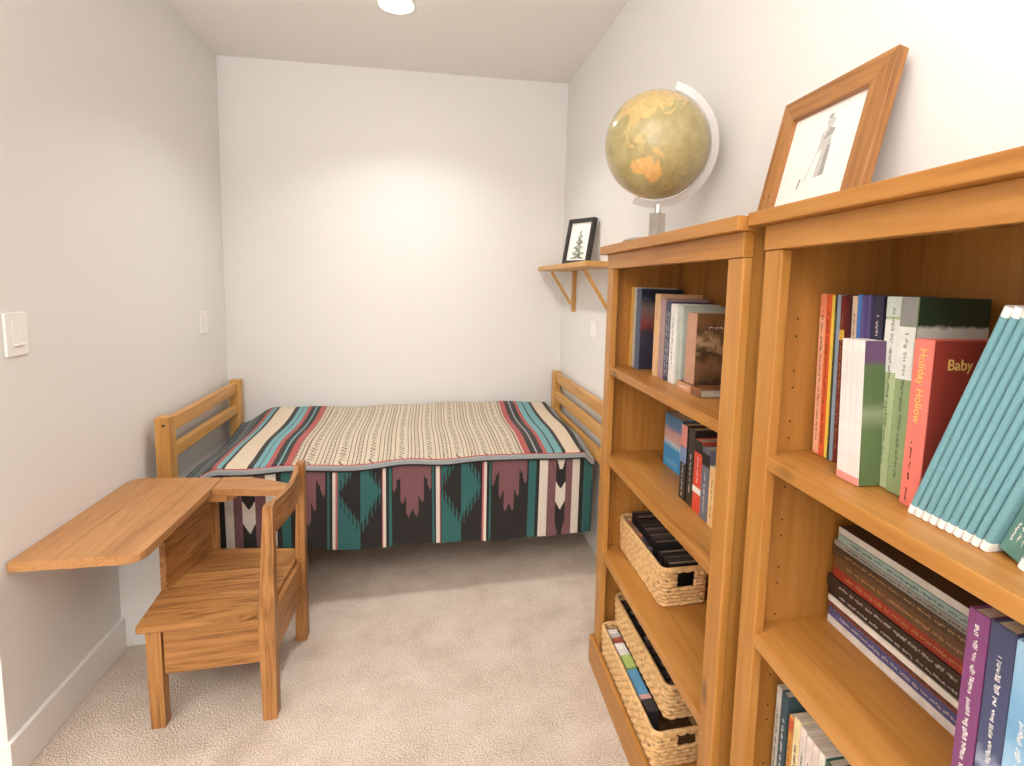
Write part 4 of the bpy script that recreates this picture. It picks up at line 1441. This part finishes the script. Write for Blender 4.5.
paper = plain('picture_paper', (250, 247, 242), rough=0.5, noise=0.01)
blk = plain('dark_frame_wood', (46, 40, 36), rough=0.45, noise=0.15, scale=30)
Fs = Matrix.Translation((W - 0.170, -0.03, 0)) @ Matrix.Rotation(-PI / 2, 4, 'Z')
w, h, bw, th = 0.200, 0.244, 0.019, 0.024
M = Fs @ Matrix.Translation((0.560, 0.010, 1.5166)) @ Matrix.Rotation(0.45, 4, 'Z') @ Matrix.Rotation(-0.19, 4, 'X')
pic = thing('picture_frame', 'small black picture frame with a pine tree print on the wall shelf', 'picture frame', M)
p = frame_parts(pic, w, h, bw, th, (blk, blk), paper)
bm = bm_new(); hexa(bm, [(w / 2 - 0.02, th + 0.004, 0.15), (w / 2 + 0.02, th + 0.004, 0.15), (w / 2 + 0.02, th + 0.008, 0.15), (w / 2 - 0.02, th + 0.008, 0.15)],
                    [(w / 2 - 0.01, th + 0.001, 0.205), (w / 2 + 0.01, th + 0.001, 0.205), (w / 2 + 0.01, th + 0.004, 0.205), (w / 2 - 0.01, th + 0.004, 0.205)])
obj('easel_back', bm, blk, pic)
# the printed tree: boughs as thin flat flakes on the sheet
bm = bm_new()
rr = random.Random(4)
yy = th * 0.55 - 0.0003
cx = w * 0.50
for k in range(420):
    u = rr.random() ** 0.7
    zc = 0.032 + (1 - u) * 0.150
    half = 0.004 + 0.046 * u
    x = cx + rr.uniform(-1, 1) * half * (0.55 + 0.45 * math.cos(zc * 210))
    l = 0.004 + 0.010 * u
    dx = l if x > cx else -l
    v = [bm.verts.new((x, yy, zc)), bm.verts.new((x + dx, yy, zc - 0.004)), bm.verts.new((x + dx * 0.4, yy, zc + 0.0035))]
    bm.faces.new(v if dx > 0 else list(reversed(v)))
vs = [bm.verts.new((cx - 0.0025, yy, 0.030)), bm.verts.new((cx + 0.0025, yy, 0.030)), bm.verts.new((cx, yy, 0.195))]
bm.faces.new(vs)
obj('tree_print', bm, plain('print_green', (112, 128, 92), rough=0.7, noise=0.3, scale=80), p)

# ------------------------------------------------------------------ wooden picture frame on the near bookcase
w, h, bw, th = 0.345, 0.318, 0.053, 0.022
M = F2 @ Matrix.Translation((-0.325, 0.160, ZT2 + 0.0008)) @ Matrix.Rotation(0.006, 4, 'Z') @ Matrix.Rotation(-0.224, 4, 'X')
pic = thing('picture_frame', 'rustic wooden picture frame with a pencil figure leaning on top of the bookcase', 'picture frame', M)
p = frame_parts(pic, w, h, bw, th, (MAT['frameZ'], MAT['frameX']), paper)
bm = bm_new(); bar(bm, (w / 2, th + 0.004, 0.16), (w / 2, th + 0.048, 0.016), 0.003, 0.05, (1, 0, 0))
obj('easel_back', bm, cover('easel_brown', (110, 78, 46)), pic)
for k, (x, z_) in enumerate(((bw * 0.35, 0.085), (bw * 0.72, 0.085))):
    bm = bm_new(); box(bm, x - 0.0016, x + 0.0016, -0.0004, 0.0002, z_ - 0.003, z_ + 0.003)
    obj('nail_mark', bm, MAT['screw'], pic)
# pencil drawing: standing figure in a long coat holding a staff, as flat grey shapes on the sheet
yy = th * 0.55 - 0.0003
g1 = plain('pencil_mid', (206, 203, 199), rough=0.8, noise=0.18, scale=160)
g2 = plain('pencil_dark', (168, 164, 161), rough=0.8, noise=0.2, scale=160)


def flat(bm, pts, dy=0.0):
    vs = [bm.verts.new((cx + (x - cx) * 1.3, yy - dy, 0.105 + (z_ - 0.06) * 1.12)) for x, z_ in pts]
    bm.faces.new(vs)


cx = 0.182
bm = bm_new()
flat(bm, [(cx - 0.006, 0.062), (cx + 0.018, 0.064), (cx + 0.017, 0.125), (cx + 0.012, 0.142), (cx - 0.001, 0.140)])
flat(bm, [(cx - 0.012, 0.112), (cx + 0.000, 0.120), (cx + 0.014, 0.145), (cx + 0.002, 0.160), (cx - 0.012, 0.150)], 0.0001)
flat(bm, [(cx + 0.004 + 0.0095 * math.cos(a * PI / 6), 0.168 + 0.012 * math.sin(a * PI / 6)) for a in range(12)], 0.0001)
obj('pencil_figure', bm, g1, p)
bm = bm_new()
flat(bm, [(cx + 0.006, 0.063), (cx + 0.018, 0.065), (cx + 0.017, 0.122), (cx + 0.009, 0.122)], 0.0002)
flat(bm, [(cx - 0.006, 0.136), (cx + 0.016, 0.142), (cx + 0.019, 0.152), (cx + 0.006, 0.158)], 0.0003)
flat(bm, [(cx - 0.004, 0.176), (cx + 0.008, 0.182), (cx + 0.002, 0.186), (cx - 0.006, 0.182)], 0.0002)
flat(bm, [(cx - 0.030, 0.060), (cx - 0.0285, 0.060), (cx - 0.0085, 0.128), (cx - 0.010, 0.128)], 0.0002)
flat(bm, [(cx - 0.046, 0.048), (cx - 0.042, 0.046), (cx - 0.038, 0.066), (cx - 0.043, 0.068)], 0.0002)
obj('pencil_shading', bm, g2, p)

# ------------------------------------------------------------------ camera
cam = bpy.data.cameras.new('camera')
cam.sensor_fit = 'HORIZONTAL'
cam.sensor_width = 36.0
cam.lens = 533.1321 / 1024 * 36.0
cam.shift_x = -(563.96 - 512) / 1024
cam.shift_y = (344.03 - 383) / 1024
cam.clip_start = 0.02
co = bpy.data.objects.new('camera', cam)
col.objects.link(co)
rot = Matrix(((0.9669567, -0.0032119, -0.2549204),
              (-0.2530191, 0.1104467, -0.9611363),
              (0.0312422, 0.9938769, 0.1059845)))
co.matrix_world = Matrix.Translation(CAM) @ rot.to_4x4()
scn.camera = co

wd = bpy.data.worlds.new('world')
scn.world = wd
wd.use_nodes = True
wd.node_tree.nodes['Background'].inputs[0].default_value = (0.9, 0.92, 1.0, 1)
wd.node_tree.nodes['Background'].inputs[1].default_value = 0.3

scn.view_settings.view_transform = 'Standard'
scn.view_settings.look = 'None'
scn.view_settings.gamma = 1.0
scn.view_settings.use_curve_mapping = False
scn.view_settings.exposure = 0.18
